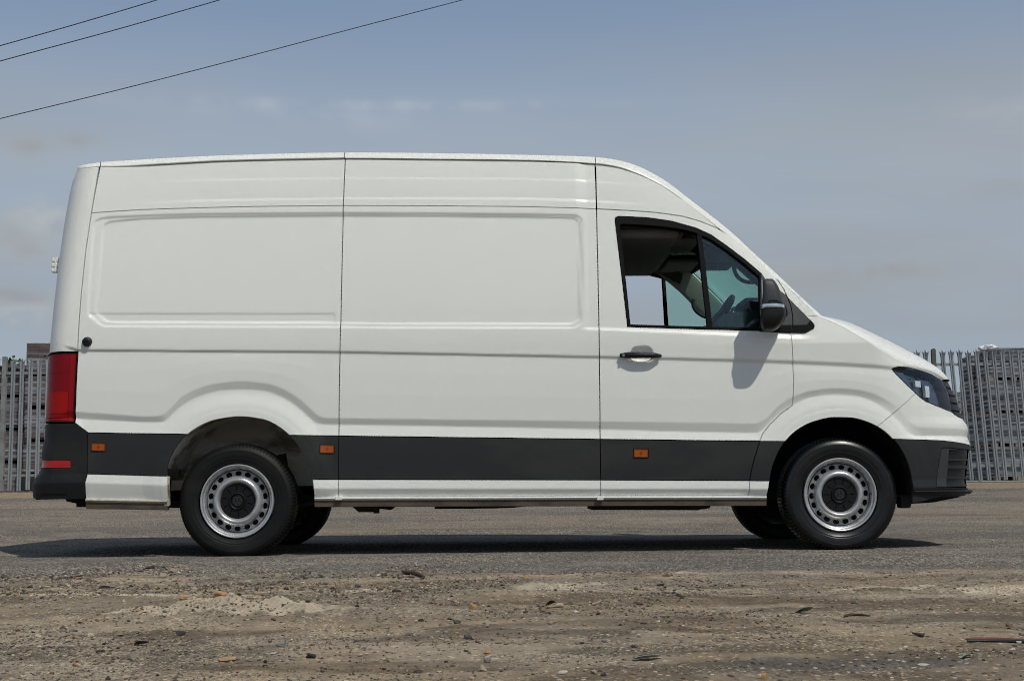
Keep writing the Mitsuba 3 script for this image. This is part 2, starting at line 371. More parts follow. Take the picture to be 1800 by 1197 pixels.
def relief():
    s, z = _s, _z
    k = [zline(c)(s) for c in (SW_T, SW_B, ZO, ZI, BAND_TOP, BAND_BOT, SILL_MID, SILL_BOT)]
    k[4] = np.minimum(k[4], k[3] - .012)
    lv = [(9, 0.0), (k[0], 0.0), (k[1], .0092), (k[1] + (k[2] - k[1]) * .28, .0036), (k[1] + (k[2] - k[1]) * .62, .0004), (k[2], .0012), (k[3], .0140), (k[4], .0020), (k[5], .0040), (k[6], -.0045), (k[7], .0105), (k[7] - .1, .016)]
    o = np.zeros_like(s)
    for (za, oa), (zb, ob) in zip(lv[:-1], lv[1:]):
        t = np.clip((za - z) / np.maximum(za - zb, 1e-6), 0, 1)
        inside = (z <= za) & (z > zb)
        o = np.where(inside, oa + (ob - oa) * t, o)
    o = np.where(z <= k[7] - .1, .012, o)
    o = o * (1 - np.clip((-1.02 - s) / .05, 0, 1) * (z > .84))
    pts = shapely.points(s.ravel(), z.ravel())

    def near(pxs, reach, closed=True):
        u = sz(pxs)
        g = Polygon(u).buffer(0) if closed else LineString(u)
        b = g.bounds
        m = ((s > b[0] - reach) & (s < b[2] + reach) & (z > b[1] - reach) & (z < b[3] + reach)).ravel()
        d = np.full(s.size, 9.0)
        idx = np.nonzero(m)[0]
        shapely.prepare(g)
        ins = shapely.contains(g, pts[idx])
        edge = g.boundary if closed else g
        dd = shapely.distance(edge, pts[idx])
        d[idx] = np.where(ins, -dd, dd)
        return d.reshape(s.shape)

    low = np.clip((1.05 - z) / .1, 0, 1)
    for arch in (ARCH_R, ARCH_F):           # flared lip round the wheel openings
        d = near(arch, .25)
        o = o - .0135 * sp(np.clip((.165 - d) / .11, 0, 1)) * low + .0040 * np.clip((d - .044) / -.044, 0, 1) * 0 - .0022 * np.clip((.050 - d) / .010, 0, 1) * low
    outer = [(190, 381), (249, 378), (355.6, 374.8), (604.4, 373.2), (773, 374), (915.6, 375.3), (1004, 376.6), (1016, 378), (1023, 383), (1025.6, 392), (1025, 556), (1023.6, 566), (1019, 572),
             (1010, 577.5), (700, 577), (600, 576), (183, 574.5), (175, 571), (156, 556), (153.6, 545), (163, 400), (167, 388), (175, 383)]
    inner = [(200, 387), (249, 382.4), (355.6, 379.2), (604.4, 377.2), (773, 378), (915.6, 379.3), (1000, 380.7), (1011, 382.2), (1017.5, 388), (1020, 396), (1019.5, 552), (1018, 561), (1013, 566), (1005, 570),
             (700, 569.5), (600, 568.5), (192, 567), (186, 565), (168, 551), (166.5, 545), (178.5, 404), (182, 394), (190, 389)]
    o = o + .0066 * np.clip(-near(outer, .05) / .010, 0, 1) + .0066 * np.clip(-near(inner, .05) / .010, 0, 1)
    ledge = [(150, 549.6), (586, 549.8), (589.5, 552), (589.5, 562), (586, 566), (180, 566)]
    o = o + .0032 * np.clip(-near(ledge, .03) / .007, 0, 1)
    # step under the cab window, running on from the big panel
    zt, zb = zline([(1000, 574.5), (1053, 575), (1200, 579.5), (1392, 588)])(s), zline([(1000, 579.5), (1053, 580.5), (1200, 587), (1392, 596)])(s)
    sa = sz([(1016, 480), (1036, 480), (1408, 590), (1440, 590)])[:, 0]
    fade = np.clip((s - sa[0]) / (sa[1] - sa[0]), 0, 1) * np.clip((sa[3] - s) / (sa[3] - sa[2]), 0, 1)
    o = o + .0085 * np.clip((z - zb) / np.maximum(zt - zb, .004), 0, 1) * fade
    # two soft ledges along the roof side
    for pts_, amp in (([(170, 364), (185, 361), (355, 354), (605, 349.8), (915, 350.6), (1047, 354.4), (1136, 360), (1180, 368)], .0042), ([(185, 325), (355, 318), (605, 314), (915, 315.5), (1047, 319), (1120, 326)], .0022)):
        zl = zline(pts_)(s)
        d = z - zl
        fs = np.clip((s + .75) / .5, 0, 1) * np.clip((2.55 - s) / .35, 0, 1)
        o = o + amp * np.clip(d / .012, 0, 1) * np.exp(-np.maximum(d, 0) / .09) * fs
    # hand-pressed sheet steel is never perfectly flat
    o = o + .0007 * (meshkit.fbm(np.stack([s * 1.9, z * 2.6, 0 * s], -1), 2, 5) - .5)
    return ndimage.gaussian_filter(o, .5)


_REL = relief()


def O(s, z):
    return ndimage.map_coordinates(_REL, [(np.asarray(s) - S0) / DS, (np.asarray(z) - Z0) / DZ], order=1, mode="nearest")


def base_n(s, z, e=2e-3):
    n = np.cross(B(s + e, z) - B(s - e, z), B(s, z + e) - B(s, z - e))
    return n / (np.linalg.norm(n, axis=-1, keepdims=True) + 1e-12)


def S3(s, z, out=0.0, rel=1.0):
    return B(s, z) + base_n(s, z) * (out - rel * O(s, z))[..., None]


def cut_cells(poly, hs, hz):
    """The polygon as grid cells, whole ones inside and clipped ones along its edge: (points, triangles)."""
    x0, z0, x1, z1 = poly.bounds
    gx = np.arange(math.floor(x0 / hs), math.ceil(x1 / hs) + 1) * hs
    gz = np.arange(math.floor(z0 / hz), math.ceil(z1 / hz) + 1) * hz
    X, Z = np.meshgrid(gx[:-1], gz[:-1], indexing="ij")
    cells = shapely.box(X.ravel(), Z.ravel(), X.ravel() + hs, Z.ravel() + hz)
    edge = poly.boundary
    shapely.prepare(edge)
    shapely.prepare(poly)
    cut = shapely.intersects(edge, cells)
    full = ~cut & shapely.contains_xy(poly, X.ravel() + hs / 2, Z.ravel() + hz / 2)
    nz = len(gz)
    i, j = np.unravel_index(np.nonzero(full)[0], X.shape)
    a, b, c, d = i * nz + j, (i + 1) * nz + j, (i + 1) * nz + j + 1, i * nz + j + 1
    F = [np.stack([a, b, c], 1), np.stack([a, c, d], 1)]
    P = [np.stack(np.meshgrid(gx, gz, indexing="ij"), -1).reshape(-1, 2)]
    n = len(P[0])
    for g in shapely.get_parts(shapely.intersection(poly, cells[cut])):
        if g.geom_type != "Polygon" or g.area < 1e-9:
            continue
        rings = [np.asarray(g.exterior.coords)[:-1]] + [np.asarray(r.coords)[:-1] for r in g.interiors]
        v = np.vstack(rings)
        t = mapbox_earcut.triangulate_float64(v, np.cumsum([len(r) for r in rings]).astype(np.uint32)).reshape(-1, 3).astype(int)
        e1, e2 = v[t[:, 1]] - v[t[:, 0]], v[t[:, 2]] - v[t[:, 0]]
        flip = e1[:, 0] * e2[:, 1] - e1[:, 1] * e2[:, 0] < 0
        t[flip] = t[flip][:, ::-1]
        P.append(v)
        F.append(t + n)
        n += len(v)
    return np.vstack(P), np.vstack(F)


def skin_arrays(poly, out=0.0, flange=.018, hs=.014, hz=.008, rel=1.0, fn=None):
    fn = fn or (lambda s, z, o: S3(s, z, o, rel))
    P, F = cut_cells(poly, hs, hz)
    used = np.unique(F)
    mapi = np.zeros(len(P), int)
    mapi[used] = np.arange(len(used))
    P, F = P[used], mapi[F]
    v = fn(P[:, 0], P[:, 1], out)
    e = 3e-3
    n = np.cross(fn(P[:, 0] + e, P[:, 1], out) - fn(P[:, 0] - e, P[:, 1], out), fn(P[:, 0], P[:, 1] + e, out) - fn(P[:, 0], P[:, 1] - e, out))
    n /= np.linalg.norm(n, axis=1, keepdims=True) + 1e-12
    vs, fs, ns, k = [v], [F], [n], len(v)
    if flange:
        for g in shapely.get_parts(poly):
            for r in [g.exterior, *g.interiors]:
                c = np.asarray(r.segmentize(.02).coords)
                a, b = fn(c[:, 0], c[:, 1], out), fn(c[:, 0], c[:, 1], out - flange)
                q = np.stack([a[:-1], a[1:], b[1:], b[:-1]], 1)
                m = np.cross(q[:, 1] - q[:, 0], q[:, 3] - q[:, 0])
                m /= np.linalg.norm(m, axis=1, keepdims=True) + 1e-12
                i = np.arange(len(q)) * 4 + k
                vs.append(q.reshape(-1, 3))
                ns.append(np.repeat(m, 4, 0))
                fs.append(np.vstack([np.stack([i, i + 1, i + 2], 1), np.stack([i, i + 2, i + 3], 1)]))
                k += 4 * len(q)
    return np.vstack(vs), np.vstack(fs), np.vstack(ns)


def put_normals(key, v, f, n, bsdf, label=None):
    key = numbered(key)
    path = meshkit.write_ply((v, f), False, normals=n)
    scene[key] = {"type": "ply", "filename": path, "face_normals": False, "bsdf": {"type": "ref", "id": bsdf}}
    if label:
        labels[key] = {"label": label}
    return key


def skin(name, poly, bsdf, out=0.0, label=None, **k):
    if poly.is_empty:
        return None
    poly = shapely.make_valid(poly)
    return put_normals(V + "__" + name, *skin_arrays(poly, out, **k), bsdf, label)


def P2(px):
    return Polygon(sz(px)).buffer(0)


def gap(g, w=.0028):
    return g.buffer(-w, join_style="mitre")


def between(top, bot, s0=-2.0, s1=6.0):
    """The area between two lines of the flank, from one to the other."""
    a, b = sz(top), sz(bot)
    return Polygon(np.vstack([a, b[::-1]])).buffer(0)


def side_of(pts, left=True, far=3.0):
    """Everything on one side of an upright line of the flank."""
    u = sz(pts)
    u = u[np.argsort(-u[:, 1])]
    u = np.vstack([u[0] + [0, 1], u, u[-1] - [0, 1]])
    w = u.copy()
    w[:, 0] += -far * 3 if left else far * 3
    return Polygon(np.vstack([u, w[::-1]])).buffer(0)


BIG = box(-1.6, 0.0, SEND, 3.0)


def below(pts):
    u = sz(pts)
    u = u[np.argsort(u[:, 0])]
    u = np.vstack([u[0] - [2, 0], u, u[-1] + [2, 0]])
    return Polygon(np.vstack([u, [[u[-1, 0], -1], [u[0, 0], -1]]])).buffer(0)


arch_r, arch_f = P2(ARCH_R), P2(ARCH_F)
arches = shapely.union_all([arch_r, arch_f])
win_out, win_in, sail, headlamp = P2(WIN_OUT), P2(WIN_IN), P2(SAIL), P2(HEADLAMP)
R_rear, L_b, L_c = side_of(REAR_GAP, False), side_of(GAP_B), side_of(GAP_C)
u = sz(SEAM + DOOR_FRONT[1:])
c0 = sz(GAP_C[2:])
door = Polygon(np.vstack([u[7:], c0[::-1]])).buffer(0).difference(L_c)
seam_low, band_low, bot_low, sill_low = below(SEAM), below(BAND_TOP), below(BAND_BOT), below(SILL_BOT)
upper = seam_low.difference(band_low)
roof_top_px = [(176, 293), (209.8, 293.5), (284.4, 289.8), (391, 284), (497.8, 281.2), (605.5, 279.5), (773, 281), (915.6, 282.7), (1047, 288)]
cap_top_px = [(1047, 288), (1086, 294), (1114.7, 303.3), (1140, 314), (1164, 326), (1200, 351), (1230.5, 374), (1281.6, 415), (1320.7, 451), (1350.7, 478), (1380, 500.5), (1413.5, 531), (1437.4, 555)]

# --- white panels
qr = upper.intersection(R_rear).intersection(L_b).difference(arches)
cap_hole = Point(sz([(153.3, 601)])[0]).buffer(.026)
skin("rear_side_panel", gap(qr.difference(cap_hole)), "paint", label="rear quarter panel with a pressed recess and round black filler cap")
qm = upper.intersection(L_c).difference(L_b)
skin("middle_side_panel", gap(qm), "paint", label="middle side panel with a pressed recess rounded at the front")
cup = P2([(1106, 625), (1108.5, 617), (1112, 611.5), (1117, 608.8), (1130, 607.7), (1138, 608.2), (1143, 610.5), (1147, 616), (1149, 622), (1146, 629), (1141, 633.5), (1134, 635.5), (1122, 635.5), (1113, 634), (1108, 630)])
dw = door.intersection(upper).difference(shapely.union_all([win_out, sail, arches, cup]))
skin("door", gap(dw, .0033), "paint", label="driver's door with open window")
wing_all = upper.difference(shapely.union_all([L_c, door, arches, sail, headlamp])).difference(P2([(1000, 300), (1376, 480), (1384, 522), (1394, 555), (1391, 586), (1340, 586), (1000, 580)]))
ub = sz(CREASE_B)
wing_lid = Polygon(np.vstack([ub, [[ub[-1, 0] + .3, ub[-1, 1] - .02], [5.2, 0.3], [3.0, 0.3], [ub[0, 0] - .35, ub[0, 1]]]])).buffer(0)
wing_all = wing_all.intersection(wing_lid).intersection(BIG)
wing_all = shapely.union_all([g for g in shapely.get_parts(wing_all) if g.area > .002])
cut_line = LineString(np.vstack([sz([(1530, 758), (1542, 748.7), (1605.5, 694.5), (1612, 689)])])).buffer(.0006)
grille_px = [(1657.5, 667.6), (1663.5, 680.8), (1669.5, 702), (1672.7, 724.3), (1678, 728.5), (1685, 733)]
gz = sz(grille_px)
grille = Polygon(np.vstack([gz, [[SEND, gz[-1, 1] - .012], [SEND, gz[0, 1] - .004]]])).buffer(0)
pieces = sorted([g for g in shapely.get_parts(wing_all.difference(cut_line).difference(grille.buffer(.002))) if g.area > .0005], key=lambda g: g.centroid.x)
skin("front_wing", gap(pieces[0], .0009), "paint", label="front wing with flared wheel arch")
skin("bumper_cover", gap(max(pieces[1:], key=lambda g: g.area), .0009), "paint", label="white upper half of the front bumper")

# --- roof sides
rs = Polygon(np.vstack([sz(roof_top_px), sz(SEAM[:8])[::-1]])).buffer(0).intersection(R_rear)
skin("roof_side_panel", gap(rs.intersection(L_b)), "paint")
skin("roof_side_panel", gap(rs.difference(L_b).intersection(L_c)), "paint")
cap = Polygon(np.vstack([sz(cap_top_px), sz([(1420, 556.4), (1417.8, 556), (1385, 522.5)]), sz(SEAM[7:])[::-1]])).buffer(0).difference(L_c)
upper_edge = cap.intersection(LineString(sz(cap_top_px)).buffer(.012)).difference(LineString(sz(SEAM[7:])).buffer(.0036)).difference(LineString(sz(GAP_C)).buffer(.0028))
for g in sorted(shapely.get_parts(gap(cap, .0036).union(upper_edge)), key=lambda g: -g.area):
    if g.area > .0004:
        skin("roof_front_cap", g, "paint", label="front roof cap running down into the windscreen pillar" if g.area > .05 else None)

# --- rear corner pillar, tail lamp
tail_px = [(87, 619.8), (136.5, 619), (131, 742.5), (82, 742.5)]
tl = sz(tail_px)
s_rear = lambda z: xr0(z) - LR * (PH - .02)  # noqa: E731
rear_half = Polygon([(s_rear(z), z) for z in np.linspace(.2, 2.6, 30)] + [(0, 2.6), (0, .2)])
tail = Polygon([tl[1], tl[2], (s_rear(tl[2][1]), tl[2][1] + .004), (s_rear(tl[1][1]), tl[1][1] - .004)]).buffer(0)
pil = BIG.difference(R_rear).intersection(rear_half)
zt_tail = tl[1][1]
pil_top = below([(100, 300), (136, 298.3), (156, 294.6), (178, 293)])
pillar = pil.intersection(pil_top).intersection(box(-2, zt_tail + .004, 0, 3))
skin("rear_pillar", gap(pillar, .0026), "paint", label="plain rear corner pillar above the tail lamp")

# --- black lower trim, white sills
band = band_low.difference(bot_low)
sill = bot_low.difference(sill_low)
rear_bump = P2([(40, 700), (128, 743.6), (132, 743.6), (154.3, 759.8), (153.4, 832.8), (150, 847), (150, 877.2), (120, 876), (58, 866), (40, 860)])
bump_z = sz([(132, 743.6), (154.3, 759.8), (153.4, 832.8), (150, 847), (150, 877)])
zb0 = bump_z[-1, 1]
rear_bump = Polygon(np.vstack([bump_z, [[-1.16, zb0 - .003], [s_rear(zb0 + .02), zb0 + .012], [s_rear(.87), bump_z[0, 1]]]])).buffer(0).intersection(rear_half)
trim_holes = []
MARK = [[(161.8, 778.6), (184.8, 779.2), (184.6, 792.4), (161.6, 791.8)], [(563.4, 782), (587.2, 782.4), (587, 796), (563.2, 795.6)], [(1114.2, 789.2), (1138.8, 789.6), (1138.6, 803.6), (1114, 803.2)]]
marks = [P2(m).buffer(.002) for m in MARK]
bt = band.difference(shapely.union_all(marks)).difference(arches).difference(rear_bump).intersection(R_rear.union(box(-1.04, 0, 4, 3)))
bt_r = bt.intersection(L_b)
for g in sorted(shapely.get_parts(bt_r), key=lambda g: g.centroid.x):
    if g.area > .004:
        skin("lower_trim", gap(g, .002), "trim", .004)
skin("lower_trim", gap(bt.intersection(L_c).difference(L_b)), "trim", .004)
skin("lower_trim", gap(bt.intersection(door)), "trim", .004)
front_t = bt.difference(L_c).difference(door)
skin("lower_trim", gap(shapely.union_all([g for g in shapely.get_parts(front_t) if g.centroid.x < 3.3 and g.area > .001])), "trim", .004)
sl = sill.difference(arches).difference(rear_bump).intersection(box(-1.09, 0, 4, 3))
sl_r = sl.intersection(L_b)
for g in sorted(shapely.get_parts(sl_r), key=lambda g: g.centroid.x):
    if g.area > .001:
        skin("sill_panel", gap(g, .002), "paint")
skin("sill_panel", gap(sl.intersection(L_c).difference(L_b), .002), "paint")
skin("sill_panel", gap(sl.intersection(door), .002), "paint")
skin("sill_panel", gap(sl.difference(L_c).difference(door).intersection(box(0, 0, 3.25, 3)), .002), "paint")

refl = P2([(74.5, 808), (125, 808.4), (125, 823), (74.2, 822.6)])
refl = refl.union(box(-1.5, refl.bounds[1] + .003, refl.centroid.x, refl.bounds[3] - .003)).intersection(rear_half)
skin("rear_bumper", gap(rear_bump, .002).difference(refl), "bumper_black", .006, flange=.05, label="black plastic rear bumper corner")
skin("rear_bumper__reflector", gap(refl, .003), "reflector_red", .004)
skin("rear_bumper__bumper_step", P2([(66, 856), (117, 858), (117, 868), (60, 866)]).intersection(rear_half), "trim_dark", .010, flange=.01)

# --- front bumper with its intake
fb_px = [(1571, 771.2), (1609, 772.4), (1652, 773.9), (1683, 777.4), (1700, 781.6)]
fz = sz(fb_px)
fog_px = [(1654.6, 788.6), (1658, 786.9), (1663, 786.6), (1690, 789.2), (1703, 791.2), (1697, 830), (1688, 858), (1645, 856.2), (1648, 830)]
fo = sz(fog_px)
fog = Polygon(np.vstack([fo[:4], [[SEND, fo[4, 1]], [SEND, fo[6, 1]]], fo[7:]])).buffer(0)
fbump = Polygon(np.vstack([fz, [[SEND, fz[-1, 1] - .006], [SEND, .315], [4.30, .306]], sz([(1660, 873), (1603, 884)]), [[3.4, .2], [3.4, .5]], sz([(1566, 771)])])).buffer(0).difference(arch_f)
fbump = shapely.union_all([g for g in shapely.get_parts(fbump) if g.area > .004]).intersection(BIG)
skin("front_bumper", gap(fbump.difference(fog), .002), "trim", .004, label="black plastic front bumper")
fi = sz([(1669, 791), (1666, 830), (1663, 855.5)])
fog_in = fog.intersection(Polygon(np.vstack([fi, [[5, fi[-1, 1] - .001], [5, fi[0, 1] + .02]]])))
skin("front_bumper__fog_surround", max(shapely.get_parts(fog.difference(fog_in).buffer(-.003)), key=lambda g: g.area), "trim_grey", .002, flange=.04)
skin("front_bumper__intake", fog_in.buffer(.004), "trim_dark", -.020, flange=0)
for a, b in ((806.5, 809.5), (818.5, 823.5), (838, 841.5), (851.5, 855.5)):
    za, zb = sz([(1680, a), (1680, b)])[:, 1]
    skin("front_bumper__slat", fog_in.intersection(box(3, zb, 6, za)), "trim", -.006, flange=.03)
lip = np.array([B(s, .347) + base_n(np.array([s]), np.array([.347]))[0] * (.010 + .012 * sp(np.clip((s - 3.9) / .6, 0, 1))) for s in np.linspace(sz([(1604, 876)])[0, 0], SEND, 40)])
sect = np.array([[0, .008], [.012, .004], [.013, .0], [-.004, -.020], [-.05, -.030], [-.06, .0]])
nn = np.array([base_n(np.array([s]), np.array([.347]))[0] for s in np.linspace(sz([(1604, 876)])[0, 0], SEND, 40)])
put(V + "__front_bumper__lip", grid_mesh(lip[:, None] + nn[:, None] * sect[None, :, :1] + np.array([0, 0, 1.0]) * sect[None, :, 1:], wrap=True, caps=True), "trim_dark", 35)

# --- grille
skin("grille", grille.buffer(.004), "gap_black", -.0015, flange=0)
g0, g1 = grille.bounds[1], grille.bounds[3]
for k in range(5):
    a, b = g0 + (g1 - g0) * (k + .12) / 5, g0 + (g1 - g0) * (k + .86) / 5
    skin("grille__slat", grille.buffer(-.002).intersection(box(3, a, 6, b)), "trim_dark", .001, flange=.004)

# --- window seals, sails, glass, lamps
div = P2([(1224.5, 398), (1233, 402), (1253, 576), (1244, 576)]).intersection(win_out)
skin("door__window_frame", win_out.difference(win_in).buffer(-.0005), "seal", .003, flange=.05)
skin("door__window_divider", div.intersection(win_in), "seal", .000, flange=.03)
skin("door__quarter_glass", win_in.intersection(side_of([(1228.5, 398), (1248.5, 578)], False)).buffer(.004), "window_glass", -.016, flange=0)
d_edge = sz([(1384, 521), (1390.7, 537.4), (1393.6, 555), (1394, 568), (1391, 590)])
cutd = LineString(np.vstack([d_edge[0] + [-.03, .05], d_edge, d_edge[-1] + [0, -.05]])).buffer(.003)
sp_ = sorted(shapely.get_parts(sail.difference(cutd)), key=lambda g: -g.area)[:2]
for g in sp_:
    skin("mirror_sail", g, "trim_grey", .004)
    low_g = g.intersection(P2([(1300, 571.5), (1418, 570.5), (1424, 562), (1445, 560), (1445, 600), (1300, 600)]))
    skin("mirror_sail__sail_foot", low_g.buffer(-.002), "seal", .009, flange=.006)

dish = lambda s, z, o: S3(s, z, o - .035 * (1 - np.clip(((s - cup.centroid.x) / .075) ** 2 + ((z - cup.centroid.y) / .05) ** 2, 0, 1)) ** .6)  # noqa: E731
skin("door__handle_recess", cup.buffer(-.0005), "paint", -.001, flange=0, fn=dish, hs=.006, hz=.005)
hp = np.array([S3(np.array([a]), np.array([b]), .0)[0] for a, b in sz([(1090, 625.2), (1094, 625.0), (1105, 625.0), (1125, 625.2), (1145, 625.5), (1156, 625.8), (1161, 626)])])
hr = np.array([.012, .0185, .0200, .0185, .0180, .0165, .010])
hoff = np.array([.010, .014, .026, .038, .036, .020, .010])
hp[:, 1] -= hoff
h = tube(curve(hp, 28), np.interp(np.linspace(0, 1, 28), np.linspace(0, 1, 7), hr), 14)
h.vertices[:, 1] = hp[:, 1].mean() + (h.vertices[:, 1] - hp[:, 1].mean()) * .9
put(V + "__door__handle", h, "trim_dark", 50)
lk = cylinder(.0085, .006, sections=18)
lk.apply_transform(trimesh.transformations.rotation_matrix(math.pi / 2, [1, 0, 0]))
lk.apply_translation(at(1096, 624.5, hp[1, 1] - .020))
put(V + "__door__lock", lk, "chrome_dull", 40)

# headlamp: dark bowl, reflector modules and a clear cover
skin("headlamp", headlamp.buffer(-.002), "black_gloss", -.075, flange=0, hs=.02, hz=.02)
wall = [headlamp.difference(headlamp.buffer(-.007))]
skin("headlamp__rim", wall[0], "black_gloss", -.001, flange=.07)
skin("headlamp__lens", headlamp.buffer(-.003), "lamp_glass", .001, flange=0)
skin("headlamp__reflector", P2([(1600, 655), (1618, 657), (1640, 707), (1622, 698)]), "lamp_reflector", -.055, flange=.02)
skin("headlamp__reflector", P2([(1624, 660), (1648, 668), (1664, 715), (1645, 708)]), "lamp_reflector", -.045, flange=.02)
skin("headlamp__turn_signal", P2([(1576, 652), (1594, 653), (1610, 684), (1601, 680)]), "lamp_reflector", -.03, flange=.015)
for q in ([(1614.5, 667.8), (1624.6, 668.2), (1625.2, 679), (1615.2, 678.4)], [(1632, 676.5), (1639.6, 677), (1640, 697.5), (1633, 697)]):
    skin("headlamp__light_guide", P2(q), "lamp_white", -.026, flange=.02)

# tail lamp
skin("tail_lamp", gap(tail, .0015), "lens_red_dark", .004, flange=.03)
tz0, tz1 = tl[2][1], tl[1][1]
inner_t = tail.buffer(-.014)
skin("tail_lamp__brake_lens", inner_t.intersection(box(-2, tz0 + .055, 0, tz0 + .185)).intersection(side_of([(122, 640), (118.5, 742)])), "lens_red_bright", .0062, flange=.004)
skin("tail_lamp__edge_lens", inner_t.difference(side_of([(123.5, 640), (120, 742)])), "lens_red", .0062, flange=.004)
skin("tail_lamp__lower_lens", inner_t.intersection(box(-2, 0, 0, tz0 + .048)).intersection(side_of([(122, 640), (118.5, 742)])), "lens_red", .0062, flange=.004)
skin("tail_lamp__upper_lens", inner_t.intersection(box(-2, tz0 + .30, 0, 3)).intersection(side_of([(122, 640), (118.5, 742)])), "lens_red_dark", .0056, flange=.004)
skin("tail_lamp__frame", tail.difference(tail.buffer(-.0075)), "gap_black", .0068, flange=.006)

for g in marks:
    skin("side_marker", g.buffer(-.0015), "lens_orange", .009, flange=.012)
    sm = numbered(V + "__side_marker")
    last = [k for k in scene if k.startswith(V + "__side_marker") and k.count("__") == 1][-1]
    b_ = g.bounds
    cx, cz = g.centroid.x, g.centroid.y
    skin(last.split("__", 1)[1] + "__bulb", shapely.union_all([box(cx - .004, cz - .012, cx + .004, cz + .012), box(cx - .009, cz - .004, cx + .009, cz + .003)]), "lens_orange_dark", .0098, flange=.001)
    skin(last.split("__", 1)[1] + "__frame", g.buffer(-.0015).difference(g.buffer(-.0055)), "lens_orange_dark", .0105, flange=.003)

# filler cap on the quarter panel
cz_ = sz([(153.3, 601)])[0]
cpt = S3(np.array([cz_[0]]), np.array([cz_[1]]))[0]
ln = np.array([[.0, -.026], [.014, -.026], [.021, -.0245], [.026, -.019], [.029, -.008], [.0305, .0], [.0305, .012], [0, .012]])


def lathe(profile, sections=40, center=(0, 0, 0)):
    """Revolves (radius, y) about the y axis through center."""
    p = np.asarray(profile, float)
    a = np.linspace(0, 2 * np.pi, sections, endpoint=False)
    v = np.stack([p[None, :, 0] * np.cos(a)[:, None], np.broadcast_to(p[None, :, 1], (sections, len(p))), p[None, :, 0] * np.sin(a)[:, None]], -1) + np.asarray(center)
    return grid_mesh(v, close=True)


put(V + "__filler_cap", lathe(ln, 32, cpt), "trim_dark", 40, label="round black plug with a slot")
put(V + "__filler_cap__slot", bx(cpt[0] - .013, cpt[0] + .013, cpt[1] - .0285, cpt[1] - .024, cpt[2] - .0035, cpt[2] + .0035), "gap_black")
for px_, py_, hh in ((98, 468, .085), (77, 749, .085)):
    c = at(px_, py_, .30)
    h = join([rbox(c[0] - .022, c[0] + .045, c[1] - .02, c[1] + .02, c[2] - hh / 2 + i * .033, c[2] - hh / 2 + i * .033 + .027, .006) for i in range(3)] + [cylinder(.009, hh + .006, sections=12).apply_translation(c - [-.004, .012, -.006])])
    put(V + "__door_hinge", h, "paint", 30)
# ---------------------------------------------------------------- roof, bonnet, windscreen: lofts from flank to flank
def mirror(p):
    q = np.array(p, float)
    q[..., 1] = W - q[..., 1]
    return q


TS = [((136, 298.3), (135.2, 292.4)), ((145, 296.4), (145, 290)), ((156, 294.6), (156, 288)), ((177, 293), (177, 285)), ((209.8, 293.5), (210, 282.8)), ((284.4, 289.8), (284, 278.2)), ((391, 284), (391, 273.2)), ((497.8, 281.2), (498, 270)),
      ((605.5, 279.5), (606, 268)), ((773, 281), (773, 269.3)), ((915.6, 282.7), (915.6, 272)), ((1047, 288), (1046, 276)), ((1086, 294), (1090, 282.2)), ((1114.7, 303.3), (1122, 292.2)),
      ((1140, 314), (1149, 305.3)), ((1164, 326), (1174, 320.5)), ((1200, 351), (1210, 348)), ((1230.5, 374), (1240, 371)), ((1281.6, 415), (1290, 411.5)), ((1320.7, 451), (1328, 447)), ((1350.7, 478), (1358, 474)), ((1380, 500.5), (1385, 499.5)),
      ((1413.5, 531), (1419, 531.5)), ((1437.4, 555), (1446, 556))]
tu = sz([a for a, _ in TS])
T3 = S3(tu[:, 0], tu[:, 1])
S3r = np.array([at(*b, y + .036) for (_, b), y in zip(TS, T3[:, 1])])
par = np.r_[0, np.cumsum(np.linalg.norm(np.diff(S3r, axis=0), axis=1))]
fT, fS = PchipInterpolator(par, T3), PchipInterpolator(par, S3r)


def rail_sections(u0, u1, n, crown=True):
    u = np.linspace(u0, u1, n)
    a, b = fT(u), fS(u)
    tang = np.gradient(b, axis=0)
    tang /= np.linalg.norm(tang, axis=1, keepdims=True)
    gut = np.clip((u - par[3]) / .3, 0, 1) * np.clip((par[15] - u) / .5, 0, 1)
    up = np.cross(tang, [0, 1.0, 0]) * -1          # outward across the roof line, in the x-z plane
    up *= np.sign(up[:, 2:] + 1e-9)
    rows = [a + [0, .012, 0], a]
    rows.append(a + np.array([0, -1, 0]) * (.010 * gut)[:, None] + up * .004)
    p0 = rows[-1]
    for t in np.linspace(.15, 1, 8):
        ph = t * np.pi / 2
        rows.append(p0 + (b - p0) * np.stack([np.full(n, .8 * t + .2 * np.sin(ph)), np.full(n, .75 * t + .25 * (1 - np.cos(ph))), np.full(n, .8 * t + .2 * np.sin(ph))], 1))
    return np.stack(rows, 1), b, up


def roof(u0, u1, n, key):
    r, b, up = rail_sections(u0, u1, n)
    m = mirror(b)
    t = np.linspace(0, 1, 14)[1:-1]
    mid = b[:, None] * (1 - t)[None, :, None] + m[:, None] * t[None, :, None] + up[:, None] * (.055 * (4 * t * (1 - t)) ** .8)[None, :, None]
    mm = mirror(r)[:, ::-1]
    put(key, grid_mesh(np.concatenate([r, mid, mm], 1)), "paint", 40)


uu = lambda i: par[i]  # noqa: E731
g_ = .0024
roof(par[0], uu(3) - g_, 14, V + "__roof_panel")
roof(uu(3) + g_, uu(8) - g_, 30, V + "__roof_panel")
roof(uu(8) + g_, uu(11) - g_, 24, V + "__roof_panel")
roof(uu(11) + g_, uu(16), 40, V + "__roof_panel")
